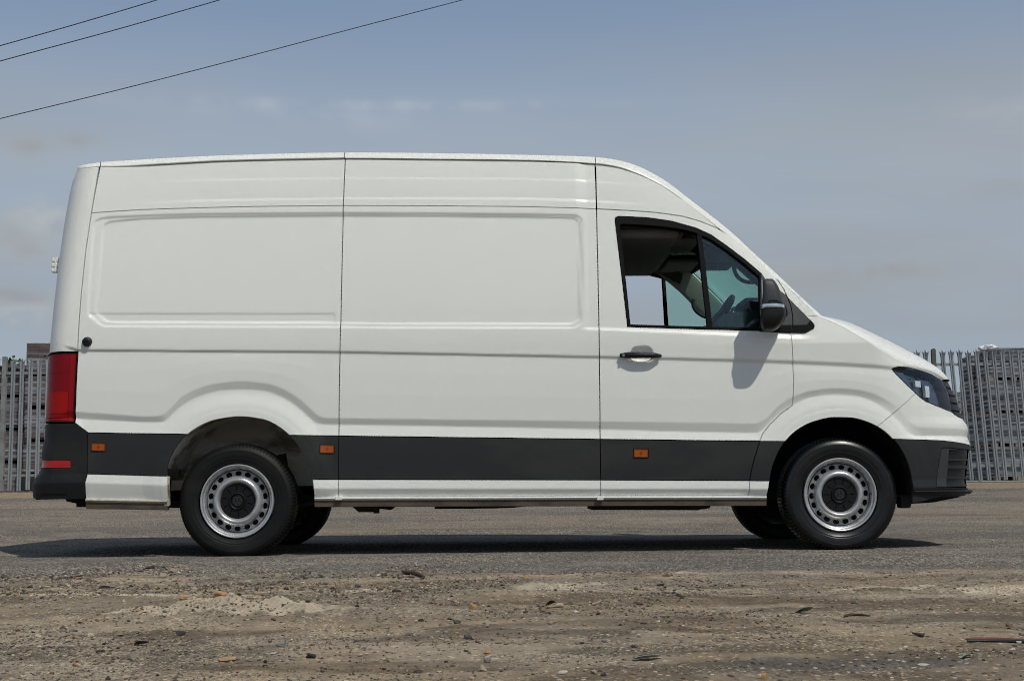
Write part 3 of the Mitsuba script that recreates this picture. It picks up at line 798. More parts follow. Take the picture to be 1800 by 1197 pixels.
# windscreen pillars and glass
r, b, up = rail_sections(uu(16), par[-1] + .02, 40)
inn = b + np.array([0, .060, 0]) + up * .004
pill = np.concatenate([r, inn[:, None], inn[:, None] + np.array([-.01, .0, -.03])], 1)
put(V + "__windscreen_pillar", grid_mesh(pill), "paint", 40)
put(V + "__windscreen_pillar", grid_mesh(mirror(pill)), "paint", 40)
m = mirror(inn)
t = np.linspace(0, 1, 25)
bulge = (4 * t * (1 - t)) ** .85
fore = np.gradient(inn, axis=0)
fore = np.cross(fore, [0, 1.0, 0])
fore /= np.linalg.norm(fore, axis=1, keepdims=True)
fore *= np.sign(fore[:, :1] + 1e-9)
gl = inn[:, None] * (1 - t)[None, :, None] + m[:, None] * t[None, :, None] + fore[:, None] * (.12 * (4 * t * (1 - t)))[None, :, None]
put(V + "__windscreen", grid_mesh(gl), "window_glass", True)
put(V + "__windscreen__seal", tube(inn - fore * .012, .011, 6), "seal", 40)
put(V + "__windscreen__seal", tube(mirror(inn) - fore * .012, .011, 6), "seal", 40)

# bonnet
CS = [((1437.5, 555.6), (1446, 556)), ((1458, 564), (1466, 559.5)), ((1478, 573), (1488, 564.6)), ((1503, 587.6), (1515, 575.7)), ((1528.6, 603.5), (1541, 587.8)), ((1554, 621), (1576, 605)), ((1576, 635), (1603, 619.5)),
      ((1596, 643.8), (1624, 631)), ((1622, 649), (1644, 643.5)), ((1641, 656), (1657, 654)), ((1658, 667), (1666.5, 666.3))]
cu = sz([a for a, _ in CS])
C3 = S3(cu[:, 0], cu[:, 1], 0.0)
dep = np.array([.16, .18, .20, .22, .24, .25, .24, .20, .14, .08, .02])
B3 = np.array([at(*b, c[1] + d) for (_, b), c, d in zip(CS, C3, dep)])
pb = np.r_[0, np.cumsum(np.linalg.norm(np.diff(B3, axis=0), axis=1))]
fC, fB = PchipInterpolator(pb, C3), PchipInterpolator(pb, B3)
u = np.linspace(pb[0], pb[-1], 50)
a, b = fC(u), fB(u)
rows = [a + [0, .01, -.014], a + [0, .0005, .0]]
for t in np.linspace(.12, 1, 9):
    rows.append(a + (b - a) * np.stack([np.full(50, t), np.full(50, .25 * t + .75 * t ** 1.6), np.full(50, t ** .8)], 1))
m = mirror(b)
t = np.linspace(0, 1, 17)[1:-1]
k = (4 * t * (1 - t)) ** .75
ff = np.clip((u - pb[-1] * .55) / (pb[-1] * .45), 0, 1)[:, None]
mid = b[:, None] * (1 - t)[None, :, None] + m[:, None] * t[None, :, None] + np.stack([.13 * k[None] * ff, 0 * k[None] * ff, .035 * k[None] * (1 - ff) + 0 * ff], -1)
half = np.stack(rows, 1)
put(V + "__bonnet", grid_mesh(np.concatenate([half, mid, mirror(half)[:, ::-1]], 1)), "paint", 45)
bl = sz([(1596, 622), (1610, 634), (1619, 646)])
put(V + "__bonnet__shut_line", tube(np.array([fC(q) * .55 + fB(q) * .45 for q in np.linspace(pb[6] * .98, pb[8] * .985, 8)]) + [.004, -.004, .012], .0016, 5), "gap_black")

# front and rear faces between the corners
zz = np.linspace(.31, float(gz[0, 1]), 40)
e = np.array([S3(np.array([SEND]), np.array([z]), .0)[0] for z in zz])
t = np.linspace(0, 1, 17)
face = e[:, None] * (1 - t)[None, :, None] + mirror(e)[:, None] * t[None, :, None] + np.array([.07, 0, 0]) * (4 * t * (1 - t))[None, :, None]
zc = float(sz([(1690, 778)])[0, 1])
lo, hi = zz < zc, zz >= zc - .03
put(V + "__front_bumper__centre", grid_mesh(face[lo]), "trim", 40)
put(V + "__front_face", grid_mesh(face[hi] + [.0, 0, 0]), "trim_dark", 40)
zz = np.linspace(.352, 2.42, 40)
e = np.array([S3(np.array([s_rear(z)]), np.array([z]), .0)[0] for z in zz])
face = e[:, None] * (1 - t)[None, :, None] + mirror(e)[:, None] * t[None, :, None] + np.array([-.03, 0, 0]) * (4 * t * (1 - t))[None, :, None]
zt = float(tl[1][1]) - .42
put(V + "__rear_door", grid_mesh(face[zz > .82]), "paint", 40)
put(V + "__rear_bumper__centre", grid_mesh(face[zz <= .86]), "bumper_black", 40)

# ---------------------------------------------------------------- hidden shell behind the gaps, far flank, floor
full = BIG.intersection(rear_half.union(box(-.5, 0, 6, 3))).intersection(box(-2, .30, 6, 3))
roof_line = Polygon(np.vstack([tu, [[tu[-1, 0] + .3, tu[-1, 1]], [SEND, gz[0, 1]], [SEND, .2], [s_rear(.3), .2], [s_rear(2.4), tu[0, 1] - .01]]])).buffer(0)
body = full.intersection(roof_line).intersection(wing_lid.union(box(-2, 0, tu[-1, 0] - .02, 3)))
shell = body.difference(shapely.union_all([win_out.buffer(.004), arches.buffer(.02), headlamp.buffer(.015), cup.buffer(.02), fog, grille])).difference(sill_low)
v, f, n = skin_arrays(shell, -.036, flange=0, hs=.06, hz=.05, rel=.3)
put_normals(V + "__inner_shell", v, f, n, "gap_black")
far = body.difference(shapely.union_all([win_in, arches])).difference(sill_low)
v, f, n = skin_arrays(far, 0, flange=.03, hs=.05, hz=.04)
put_normals(V + "__far_side_panel", mirror(v), f[:, ::-1], n * [1, -1, 1], "paint")
v, f, n = skin_arrays(win_out.buffer(.035).difference(win_in.buffer(-.004)).difference(arches), -.012, flange=.03, hs=.05, hz=.04, rel=0)
put_normals(V + "__far_door_frame", mirror(v), f[:, ::-1], n * [1, -1, 1], "seal")
v, f, n = skin_arrays(div.intersection(win_in), -.01, flange=.03, hs=.05, hz=.04, rel=0)
put_normals(V + "__far_door_frame__divider", mirror(v), f[:, ::-1], n * [1, -1, 1], "seal")
v, f, n = skin_arrays(win_in.intersection(side_of([(1228.5, 398), (1248.5, 578)], False)).buffer(.004), -.016, flange=0, hs=.05, hz=.04, rel=0)
put_normals(V + "__far_door_frame__quarter_glass", mirror(v), f[:, ::-1], n * [1, -1, 1], "window_glass")
v, f, n = skin_arrays(sail, .004, flange=.02, hs=.05, hz=.04, rel=0)
put_normals(V + "__far_mirror_sail", mirror(v), f[:, ::-1], n * [1, -1, 1], "trim_grey")

# sill rail and underbody
def rail_line(px, Y):
    return np.array([at(x, y, Y) for x, y in px])


for pxs in ([(151, 879.5), (294.5, 882)], [(553, 876.6), (595, 876.3), (1054, 874.9), (1300, 874.6), (1347, 874.6)]):
    p = rail_line(pxs, .022)
    p = resample(p, max(4, int((p[-1, 0] - p[0, 0]) / .1)))
    pr = np.array([[.0, .012], [-.012, .009], [-.014, .002], [-.008, -.006], [.0, -.010], [.03, -.010], [.03, .012]])
    pv = p[:, None] + np.stack([np.zeros(7), pr[:, 0], pr[:, 1]], 1)[None]
    put(V + "__sill_rail", grid_mesh(pv, wrap=True, caps=True), "paint_underside" if pxs[0][0] < 200 else "paint", 25)
    pr = np.array([[.0, -.008], [.004, -.047], [.05, -.050], [.05, -.008]])
    pv = p[:, None] + np.stack([np.zeros(4), pr[:, 0], pr[:, 1]], 1)[None]
    put(V + "__sill_rail__seam_flange", grid_mesh(pv, wrap=True, caps=True), "sill_dirt")
for x_ in (595, 1055):
    c = at(x_, 875.5, .0)
    put(V + "__sill_rail__clip", rbox(c[0] - .02, c[0] + .02, c[1] - .001, c[1] + .03, c[2] - .012, c[2] + .011, .004), "paint", 30)
a0, a1 = at(288.5, 838, -.004), at(296, 889, -.004)
w0 = sz([(290.5, 836.5), (296.2, 838), (296.5, 889), (288.5, 889)])
skin("sill_panel__end_flange", Polygon(w0).buffer(0), "paint_underside", -.006, flange=.04, rel=.5)
zs_ = .34
put(V + "__floor_pan", join([bx(-1.05, 3.95, .62, W - .62, .44, .47), bx(.52, 3.08, .06, .615, zs_ + .02, zs_ + .05), bx(.52, 3.08, W - .615, W - .06, zs_ + .02, zs_ + .05), bx(-1.05, -.50, .06, .615, zs_ + .02, zs_ + .05), bx(-1.05, -.50, W - .615, W - .06, zs_ + .02, zs_ + .05)]), "chassis")
labels[V + "__floor_pan"] = {"label": "dark underside of the load floor"}
for y in (.45, W - .55):
    put(V + "__chassis_rail", bx(-1.1, 4.0, y, y + .1, .30, zs_ + .02), "chassis")
put(V + "__chassis_rail", bx(-.42, -.30, .1, W - .1, .40, .46), "chassis")
# things that hang below the sill
def hang(name, pxs, Y, depth, m="chassis"):
    q = Polygon([(p[0], p[2]) for p in (at(x, y, Y) for x, y in pxs)])
    e = trimesh.creation.extrude_polygon(q, depth, engine="earcut")
    e.vertices = e.vertices[:, [0, 2, 1]] + np.array([0, Y, 0])
    e.invert()
    put(V + "__" + name, e, m)


hang("jacking_bracket", [(612, 884), (630, 899.8), (655, 900), (656, 884)], .25, .3)
put(V + "__jacking_bracket__bush", tube(np.array([at(661.5, 884, .24), at(661.5, 892, .24), at(661.5, 902, .24)]), [.022, .022, .018], 14), "chassis", 30)
put(V + "__exhaust_pipe", tube(curve([at(640, 888, .6), at(668, 889, .6), at(685, 890.5, .6), at(690, 888, .7), at(686, 884, .8)], 16), .020, 10), "chassis", 40)
hang("fuel_tank", [(764, 875), (764, 894.3), (868, 893.5), (905, 892), (935, 888), (935, 875)], .35, .5)
hang("adblue_tank", [(1042, 875), (1042, 896), (1225, 896.3), (1247, 893), (1250, 888), (1250, 875)], .30, .5)
hang("rear_crossmember", [(112, 870), (117, 881), (150, 888), (172, 890.5), (182, 888), (200, 884), (200, 870)], .55, .3)
hang("spring_mount", [(262, 875), (250, 891), (320, 893), (330, 870)], .5, .25)
hang("tow_bracket", [(1584, 872), (1585, 891), (1588, 893), (1600, 892), (1601.5, 888), (1601, 872)], .16, .10)
hang("engine_tray", [(1560, 860), (1590, 886), (1640, 883), (1690, 873), (1650, 862)], .5, 1.0)
put(V + "__rear_axle", tube([[0, .3, .335], [0, W - .3, .335]], .06, 14), "chassis", 40)
put(V + "__rear_axle__differential", icosphere(2, .15).apply_transform(np.diag([1, .8, 1, 1])).apply_translation([0, W / 2, .335]), "chassis", True)
for y in (.36, W - .42):
    lp = [[-.75, y, .40], [-.35, y, .30], [0, y, .255], [.35, y, .30], [.72, y, .40]]
    c = curve(lp, 24)
    put(V + "__leaf_spring", grid_mesh(c[:, None] + np.array([[0, 0, .012], [0, .07, .012], [0, .07, -.012], [0, 0, -.012]])[None], wrap=True, caps=True), "chassis")
    put(V + "__shock_absorber", tube([[.26, y + .05, .22], [.20, y + .05, .62]], .028, 10), "chassis", 40)
hp_ = [at(524, 866, .42), at(531, 890, .42)]
put(V + "__brake_hose", tube(curve([at(519, 851, .4), at(530, 868, .4), at(533, 885, .4), at(520, 905, .45)], 16), .007, 6), "chassis", 40)

# wheel housings
def housing(px_arch, r_add, m, key, y0, y1, m_back):
    p = sz(px_arch)
    g = Polygon(p).buffer(.012, join_style="mitre")
    c = np.asarray(g.exterior.coords)
    c = c[c[:, 1] > .30]
    g_a = np.arctan2(c[:, 1] - .45, c[:, 0] - (c[:, 0].min() + c[:, 0].max()) / 2)
    c = c[np.argsort(-np.where(g_a < -math.pi / 2, g_a + 2 * math.pi, g_a))]
    c = c[c[:, 1] > (.36 if m == "liner_pale" else .315)]
    c = resample(c, 40)
    e_ = S3(c[:, 0], c[:, 1], -.010, .3)
    if y1 > y0:
        ya = e_[:, 1]
    else:
        ya = W - e_[:, 1]
    ys = ya[:, None] + (y1 - ya)[:, None] * np.linspace(0, 1, 8)[None]
    v = np.stack([np.broadcast_to(e_[:, None, 0], (40, 8)), ys, np.broadcast_to(c[:, None, 1], (40, 8))], -1)
    put(key, grid_mesh(v), m, 40)
    put(key + "__inner_wall", bx(c[:, 0].min() - .05, c[:, 0].max() + .05, y1 - .01, y1, .42 if m_back == "liner_pale" else .30, 1.0), m_back)


for far_ in (0, 1):
    for arch, m, mb in ((ARCH_R, "liner_pale", "liner_pale"), (ARCH_F, "liner", "liner")):
        key = numbered(V + "__wheel_housing")
        y0, y1 = (.008, .55) if not far_ else (W - .008, W - .55)
        housing(arch, .01, m, key, y0, y1, mb)

# ---------------------------------------------------------------- cab interior
yf = W - .17
hz = at(1098, 398, .13)[2]
xb, xw = at(1080, 450, .2)[0], at(1243, 400, .12)[0]
put(V + "__headliner", bx(xb - .2, xw - .02, .24, W - .24, hz + .01, hz + .04), "headliner")
sh = [rbox(xb - .1, xb + .42, .22, W - .25, hz - .06, hz + .01, .03), rbox(xb + .30, xw - .12, .30, W - .32, hz - .035, hz + .01, .025)]
put(V + "__headliner__overhead_shelf", join(sh), "headliner", 40)
c = [at(1140, 462, 1.0), at(1165, 425, 1.0), at(1172, 421, 1.0)]
put(V + "__headliner__shelf_edge", tube(np.array([at(1135, 463, 1.55), at(1150, 440, 1.1), at(1164, 420, .75), at(1168, 405, .5)]), .03, 8), "trim_grey", 50)
q = at(1200, 445.5, .70)
put(V + "__headliner__visor_label", trimesh.creation.box((.16, .12, .004)).apply_transform(trimesh.transformations.rotation_matrix(.28, [1, 0, 0])).apply_translation(q), "label_white")
for y in (.42, 1.25):
    c = at(1215, 440, y + .2)
    put(V + "__sun_visor", rbox(c[0] - .20, c[0] + .03, y, y + .46, hz - .045, hz - .02, .01), "headliner", 40)
put(V + "__bulkhead", bx(xb - .06, xb - .03, .20, W - .20, .4, 2.2), "interior_dark")
hd = [at(1236, 452, 1.0), at(1262, 456, 1.0), at(1285, 459, 1.0)]
uh = np.linspace(uu(16) - .05, uu(16) + .34, 12)
hb = fS(uh) + np.array([-.02, .06, -.02])
tt = np.linspace(0, 1, 17)
hl = hb[:, None] * (1 - tt)[None, :, None] + mirror(hb)[:, None] * tt[None, :, None] + np.array([.10, 0, .03]) * ((4 * tt * (1 - tt)) ** .85)[None, :, None]
put(V + "__windscreen_header", grid_mesh(hl), "interior", 40)
mm_ = at(1258, 463, 1.0)
put(V + "__windscreen_header__sensor_pod", rbox(mm_[0] - .10, mm_[0] + .12, .86, 1.16, mm_[2] - .03, mm_[2] + .10, .025), "interior", 40)
# inner pillar trims
ua = np.linspace(uu(16) + .02, par[-1] + .0, 30)
for sgn in (0, 1):
    a, b = fT(ua) + np.array([-.035, .045, -.01]), fS(ua) + np.array([-.02, .05, -.02])
    a2 = a + np.array([-.06, .02, -.035])
    vv = np.stack([a2, a, b, b + np.array([.0, .03, -.0])], 1)
    if sgn:
        _, bq, uq = rail_sections(uu(16) - .12, par[-1] + .0, 30)
        vv = mirror(np.stack([bq - uq * .17 + [0, .015, 0], bq - uq * .15 + [0, .030, 0], bq - uq * .045 + [0, .080, 0], bq - uq * .018 + [0, .088, 0], bq - uq * .006 + [0, .07, 0]], 1))
    put(V + "__pillar_trim", grid_mesh(vv), "interior" if not sgn else "pillar_cloth", 50, label=None if not sgn else "pale pillar trim on the far side of the cab")
wi = sz([(1081, 384), (1110, 384), (1180, 392), (1224, 404), (1262, 425)])
hbf = S3(wi[:, 0], wi[:, 1], -.04, 0.0)
cant = np.stack([hbf + [0, 0, .03], hbf + [0, .03, -.004], hbf + [0, .16, .012], hbf + [0, .24, .05]], 1)
for sgn in (0, 1):
    put(V + "__cant_rail_trim", grid_mesh(cant if not sgn else mirror(cant)), "headliner" if not sgn else "interior", 50)


def loop_handle(pts, r, key, m="interior"):
    put(key, tube(curve(pts, 30), r, 10), m, 50)


loop_handle([at(x, y, .20) for x, y in [(1291, 458), (1290, 470), (1294, 483), (1303, 492), (1314, 496), (1324, 496.5), (1329, 493)]], .0125, V + "__grab_handle")
loop_handle([at(x, y, .20) for x, y in [(1291, 458), (1300, 462), (1312, 474), (1325, 490), (1329, 493)]], .0125, V + "__grab_handle")
loop_handle([at(x, y, 1.78) for x, y in [(1219, 526), (1218, 535), (1222, 545), (1231, 553), (1240, 557), (1246, 556)]], .013, V + "__grab_handle")
# dashboard, binnacle, steering wheel
dash = Polygon([(p[0], p[2]) for p in (at(x, y, .6) for x, y in [(1236, 640), (1244, 578), (1252, 566), (1285, 562), (1300, 560), (1340, 566), (1400, 566), (1420, 575), (1420, 640)])])
e = trimesh.creation.extrude_polygon(dash, W - .36, engine="earcut")
e.vertices = e.vertices[:, [0, 2, 1]] + np.array([0, .18, 0])
e.invert()
put(V + "__dashboard", e, "interior", 25)
c0_, c1_ = at(1301, 526, .40), at(1345, 582, .40)
put(V + "__dashboard__binnacle", rbox(c0_[0], c1_[0] + .05, .30, .62, c1_[2] - .05, c0_[2], .035), "interior_dark", 40)
c0_ = at(1283, 556, .9)
put(V + "__dashboard__phone_mount", tube(curve([at(1281, 578, .62), at(1283, 560, .62), at(1287, 545, .62), at(1292, 541, .62), at(1294, 556, .62)], 14), .012, 8), "interior", 40)
top_, cen = at(1286, 523, .52), at(1262, 566, .52)
ax = np.array([top_[0] - cen[0], 0, top_[2] - cen[2]])
R_ = np.linalg.norm(ax)
ax /= R_
nrm = np.cross(ax, [0, 1.0, 0])
th_ = np.linspace(0, 2 * np.pi, 48, endpoint=False)
ring = cen + (ax[None] * np.cos(th_)[:, None] + np.array([0, 1.0, 0])[None] * np.sin(th_)[:, None]) * R_
put(V + "__steering_wheel", tube(ring, .0175, 12, closed=True), "interior", True)
put(V + "__steering_wheel__hub", icosphere(3, .09).apply_transform(np.diag([1.0, 1.0, .5, 1])).apply_transform(trimesh.geometry.align_vectors([0, 0, 1], nrm)).apply_translation(cen), "interior_dark", True)
put(V + "__steering_wheel__spoke", join([tube([cen, cen + (ax * np.cos(a_) + np.array([0, 1.0, 0]) * np.sin(a_)) * R_], .018, 8) for a_ in (math.pi, math.pi / 2, -math.pi / 2)]), "interior", 40)
put(V + "__steering_wheel__column", tube([cen, cen - nrm * (.35 if nrm[0] < 0 else -.35) - np.array([0, 0, .1])], .04, 10), "interior_dark", 40)
for y in (.36, 1.20):
    sx = at(1100, 600, y)[0]
    st_ = join([rbox(sx - .02, sx + .46, y, y + .5, .78, .95, .05), rbox(sx - .13, sx + .02, y, y + .5, .9, 1.22, .05)])
    put(V + "__seat", st_, "interior_dark", 40)

# ---------------------------------------------------------------- door mirrors
def super_loft(secs, n=36, e=.55):
    rows = []
    for x0, x1, y0, y1, z, tilt in secs:
        a_ = np.linspace(0, 2 * np.pi, n, endpoint=False)
        cx_, sx_ = np.cos(a_), np.sin(a_)
        px_ = (x0 + x1) / 2 + (x1 - x0) / 2 * np.sign(cx_) * np.abs(cx_) ** e
        py_ = (y0 + y1) / 2 + (y1 - y0) / 2 * np.sign(sx_) * np.abs(sx_) ** e
        rows.append(np.stack([px_ + tilt * (py_ - MY), py_, z + 0 * px_], -1))
    return grid_mesh(np.array(rows), wrap=True, caps=True)


MY = -.14


def mirror_secs(rows):
    """(left, right, y in the photograph, depth) read off the outline of the near mirror."""
    out = []
    for xl, xr, yy, dp in rows:
        a_, b_ = at(xl, yy, MY), at(xr, yy, MY)
        out.append((a_[0], b_[0], MY - dp * .42, MY + dp * .36, (a_[2] + b_[2]) / 2, .21))
    return out


up_s = mirror_secs([(1345, 1354, 491.8, .10), (1341, 1359.5, 493, .16), (1339.7, 1363, 497, .20), (1339.6, 1367, 503, .22), (1339.2, 1371, 512, .235), (1339, 1374, 522, .245), (1338.6, 1376.5, 531, .25), (1338.2, 1379, 537.6, .25)])
lens_s = mirror_secs([(1337.4, 1377.8, 537.4, .258), (1336.9, 1378.8, 538.2, .266), (1336.8, 1379.2, 543.6, .266), (1337.4, 1378.4, 544.6, .258)])
low_s = mirror_secs([(1338, 1381, 544.4, .25), (1337.6, 1381.6, 549, .25), (1337.3, 1381.2, 557, .25), (1336.9, 1379, 563, .24), (1337, 1375, 570, .22), (1338.5, 1369, 576, .19), (1341, 1362, 580.5, .15), (1345, 1356, 582.6, .08)])
base_s = mirror_secs([(1340, 1373, 566.5, .236), (1338.4, 1373.4, 571.5, .215)])
arm = [at(1368, 540, .0), at(1370, 545, -.03), at(1372, 548, -.07), at(1370, 548, -.12)]
for sgn in (0, 1):
    mk = numbered(V + "__mirror")
    fl = (lambda m_: m_) if not sgn else (lambda m_: trimesh.Trimesh(mirror(m_.vertices), m_.faces[:, ::-1], process=False))
    put(mk + "__upper_shell", fl(super_loft(up_s)), "trim_grey", 35)
    put(mk + "__indicator", fl(super_loft(lens_s)), "chrome", 35, label="clear indicator strip across the mirror" if not sgn else None)
    put(mk + "__lower_shell", fl(super_loft(low_s)), "trim_dark", 35)
    put(mk + "__arm", fl(tube(curve(arm, 16), .048, 12)), "trim_dark", 40)
    g0_ = at(1339, 500, MY)
    put(mk + "__mirror_glass", fl(trimesh.creation.box((.004, .13, .15)).apply_transform(trimesh.transformations.rotation_matrix(-.207, [0, 0, 1])).apply_translation([at(1338.5, 515, MY)[0] + .004, MY - .012, at(1338, 517, MY)[2]])), "chrome")
    seam = [at(x, y, MY - .108) for x, y in [(1350, 531.5), (1352, 528.6), (1362, 528), (1370, 530), (1376, 535)]]
    put(mk + "__seam", fl(tube(curve(seam, 14), .0022, 6)), "gap_black", 40)

# ---------------------------------------------------------------- wheels
RT, RR = .349, .2215


def tyre_mesh(nt=576):
    prof = [(.226, .030), (.2245, .016), (.229, .009), (.240, .006), (.252, .0015), (.2535, .0002), (.262, .0000), (.2635, -.0012), (.268, -.0022), (.285, -.0040), (.300, -.0030), (.3005, -.0042), (.304, -.0042), (.3045, -.0026), (.314, .0010), (.322, .0055),
            (.330, .0115), (.3365, .0190), (.3415, .0270), (.3450, .0380), (.3465, .050), (.3395, .052), (.3395, .059), (.3475, .061), (.3485, .085), (.3415, .087), (.3415, .095), (.3490, .097), (.3490, .118), (.3415, .120), (.3415, .128),
            (.3485, .130), (.3475, .154), (.3395, .156), (.3395, .163), (.3465, .165), (.342, .186), (.330, .203), (.30, .216), (.26, .212), (.226, .185)]
    p = np.array(prof)
    a = np.arange(nt) * 2 * np.pi / nt
    r, y = np.broadcast_to(p[None, :, 0], (nt, len(p))).copy(), np.broadcast_to(p[None, :, 1], (nt, len(p))).copy()
    blk = ((np.arange(nt) % 6) == 0)[:, None]
    on = ((p[:, 0] > .3295) & (((p[:, 1] < .051) & (p[:, 1] > .010)) | (p[:, 1] > .164)))[None]
    r = np.where(blk & on, r - .0045, r)
    y = np.where(blk & on & (p[None, :, 1] < .03), y + .003, y)
    blk2 = ((np.arange(nt) % 6) == 3)[:, None]
    on2 = ((p[:, 0] > .346) & (p[:, 1] > .058) & (p[:, 1] < .156))[None]
    r = np.where(blk2 & on2, r - .005, r)
    v = np.stack([r * np.cos(a)[:, None], y, r * np.sin(a)[:, None]], -1)
    return grid_mesh(v, close=True)


def ring_plate(holes_r, n, r0, r1, hw, hh, thick, phase):
    d = Point(0, 0).buffer(r1, 64).difference(Point(0, 0).buffer(r0, 48))
    hs_ = [shapely.affinity.rotate(shapely.affinity.translate(shapely.affinity.scale(Point(0, 0).buffer(1, 10), hw / 2, hh / 2), holes_r, 0), 360 / n * k + phase, origin=(0, 0)) for k in range(n)]
    d = d.difference(shapely.union_all(hs_))
    e = trimesh.creation.extrude_polygon(d, thick, engine="earcut")
    e.vertices = e.vertices[:, [0, 2, 1]]
    e.invert()
    return e


def wheel(x, z, y, phase, rub, far_):
    """A steel wheel standing on the ground, its outer face at y towards the camera (or away from it)."""
    key = numbered(V + "__wheel")
    sg = -1 if far_ else 1

    def place(m_, dy=0.0, wide=1.0):
        v = np.array(m_.vertices)
        c_, s_ = math.cos(phase), math.sin(phase)
        v = np.stack([v[:, 0] * c_ - v[:, 2] * s_, v[:, 1] + dy, v[:, 0] * s_ + v[:, 2] * c_], 1)
        v = np.stack([x + v[:, 0] * wide, y + sg * v[:, 1], z + v[:, 2]], 1)
        return trimesh.Trimesh(v, m_.faces[:, ::-1] if far_ else m_.faces, process=False)

    t_ = place(tyre_mesh(), wide=1.022)  # sags a little under the load
    zz_ = t_.vertices[:, 2]
    low_ = np.clip((.10 - zz_) / .10, 0, 1)
    side_ = np.clip((.03 - np.abs(sg * (t_.vertices[:, 1] - y))) / .03, 0, 1)
    t_.vertices[:, 1] -= sg * .007 * low_ * side_
    t_.vertices[:, 2] = np.maximum(zz_, .001)
    put(key + "__tyre", t_, rub, 28)
    rim = [(.205, .120), (.190, .090), (.184, .075), (.187, .070), (.1905, .055), (.194, .034), (.1985, .0225), (.2045, .020), (.2065, .016), (.2080, .008), (.2105, .0035), (.2160, .001), (.2205, .0022), (RR, .008), (.2235, .02), (.2235, .12)]
    put(key + "__rim", place(lathe(rim, 96)), "steel_rim", 24)
    put(key + "__rim__disc", place(ring_plate(.1665, 18, .149, .1850, .0305, .0385, .005, 4.0), .0465), "steel_disc")
    boss = [(.155, .058), (.1535, .047), (.1505, .038), (.1465, .027), (.1405, .0175), (.1330, .0115), (.1250, .0100), (.1180, .0125), (.1120, .0190), (.1075, .0280), (.1040, .0400), (.1030, .055)]
    put(key + "__rim__boss", place(lathe(boss, 96)), "steel_rim", 40)
    put(key + "__rim__valve", place(tube(np.array([[.186, .040, -.06], [.182, .030, -.059], [.179, .022, -.058]]), .004, 8)), "rubber")
    put(key + "__brake_drum", place(lathe([(0, .10), (.20, .10), (.205, .12), (.205, .16)], 40)), "chassis", 30)
    slots = [shapely.affinity.rotate(box(.064, -.0024, .093, .0024), 36 * k + 18, origin=(0, 0)) for k in range(10)]
    d = Point(0, 0).buffer(.1022, 40).difference(shapely.union_all(slots))
    e = trimesh.creation.extrude_polygon(d, .004, engine="earcut")
    e.vertices = e.vertices[:, [0, 2, 1]]
    e.invert()
    put(key + "__hub_cap", place(e, .0300), "hub_plastic")
    put(key + "__hub_cap__backing", place(lathe([(0, .038), (.101, .038), (.101, .05)], 32)), "gap_black")
    put(key + "__hub_cap__collar", place(lathe([(.0535, .0305), (.0515, .024), (.049, .0205), (.0455, .0195), (.0425, .0215), (.0405, .027), (.0385, .0285), (.0360, .0255), (.0340, .0238), (.0, .0225)], 48)), "hub_plastic", 30)
    # raised roundel with two stacked chevrons
    em = [Point(0, 0).buffer(.0265, 24).difference(Point(0, 0).buffer(.0235, 24))]
    st = lambda pts: LineString(pts).buffer(.0017, cap_style="flat")  # noqa: E731
    em += [st([(-.0085, .0225), (0, .004), (.0085, .0225)]), st([(-.0205, .013), (-.0085, -.0215), (0, -.002), (.0085, -.0215), (.0205, .013)])]
    g = shapely.union_all(em)
    es = join([trimesh.creation.extrude_polygon(q_, .0014, engine="earcut") for q_ in shapely.get_parts(g)])
    es.vertices = es.vertices[:, [0, 2, 1]]
    es.invert()
    put(key + "__hub_cap__emblem", place(es, .0212), "trim_grey")


FX = 3.645
wheel(-0.014, .331, .052, .10, "rubber", 0)
wheel(FX, .332, .052, .32, "rubber_wet", 0)
wheel(-0.014, .331, W - .052, .7, "rubber", 1)
wheel(FX, .332, W - .052, 1.9, "rubber", 1)
# ---------------------------------------------------------------- ground
rng = np.random.default_rng(11)


def gpt(px, py):
    """Where the line of sight of a photograph point meets the level ground near the van."""
    d = FWD * FPX + RIGHT * (px - CX) + UP * (CY - py)
    return (CAM + d * (-CAM[2] / d[2]))[:2]


EDGE = np.array([gpt(*q) for q in [(-200, 1021), (0, 1021), (90, 1021), (140, 1012), (170, 1002), (240, 999), (285, 1003), (310, 1015), (420, 1014), (560, 1019), (640, 1016), (700, 1006), (800, 1005), (900, 1009), (940, 1014), (1010, 1017), (1080, 1015),
                                  (1130, 1010), (1180, 1008), (1290, 1010), (1320, 1020), (1400, 1021), (1440, 1016), (1540, 1010), (1640, 1013), (1720, 1017), (1800, 1018), (2000, 1016)]])
EDGE = EDGE[np.argsort(EDGE[:, 0])]


def nz(x, y, f, o, seed):
    return meshkit.fbm(np.stack([x * f, y * f, 0 * x + seed * 1.37], -1), o, seed) - .5


def edge_d(x, y):
    """Metres beyond the ragged near edge of the asphalt (negative on the dirt)."""
    return y - np.interp(x, EDGE[:, 0], EDGE[:, 1]) + .62 * nz(x, y, 1.9, 4, 3) + .35 * nz(x, y, 7, 3, 8) + .9 * np.clip((x - 1.0) / 1.5, 0, 1) * nz(x, y, .95, 3, 17)


MOUND = gpt(425, 1084)
BUMPS = [(*MOUND, .34, .17, .068), (*gpt(300, 1058), .45, .12, .018), (*gpt(960, 1034), .16, .10, .020), (*gpt(1055, 1030), .10, .07, .014), (*gpt(1560, 1040), .30, .12, .018), (*gpt(1770, 1040), .25, .12, .030), (*gpt(80, 1052), .40, .10, .012),
         (*gpt(1200, 1012), .16, .10, .012), (*gpt(760, 1060), .5, .2, -.014), (*gpt(620, 1160), .30, .12, -.010), (*gpt(1150, 1090), .5, .2, .012), (*gpt(1480, 1165), .35, .06, -.006)]


def far_rise(y):
    t = np.clip((y - 3.2) / 13.5, 0, 1)
    return .43 * (t + .10 * np.sin(t * np.pi * 2) * .3)


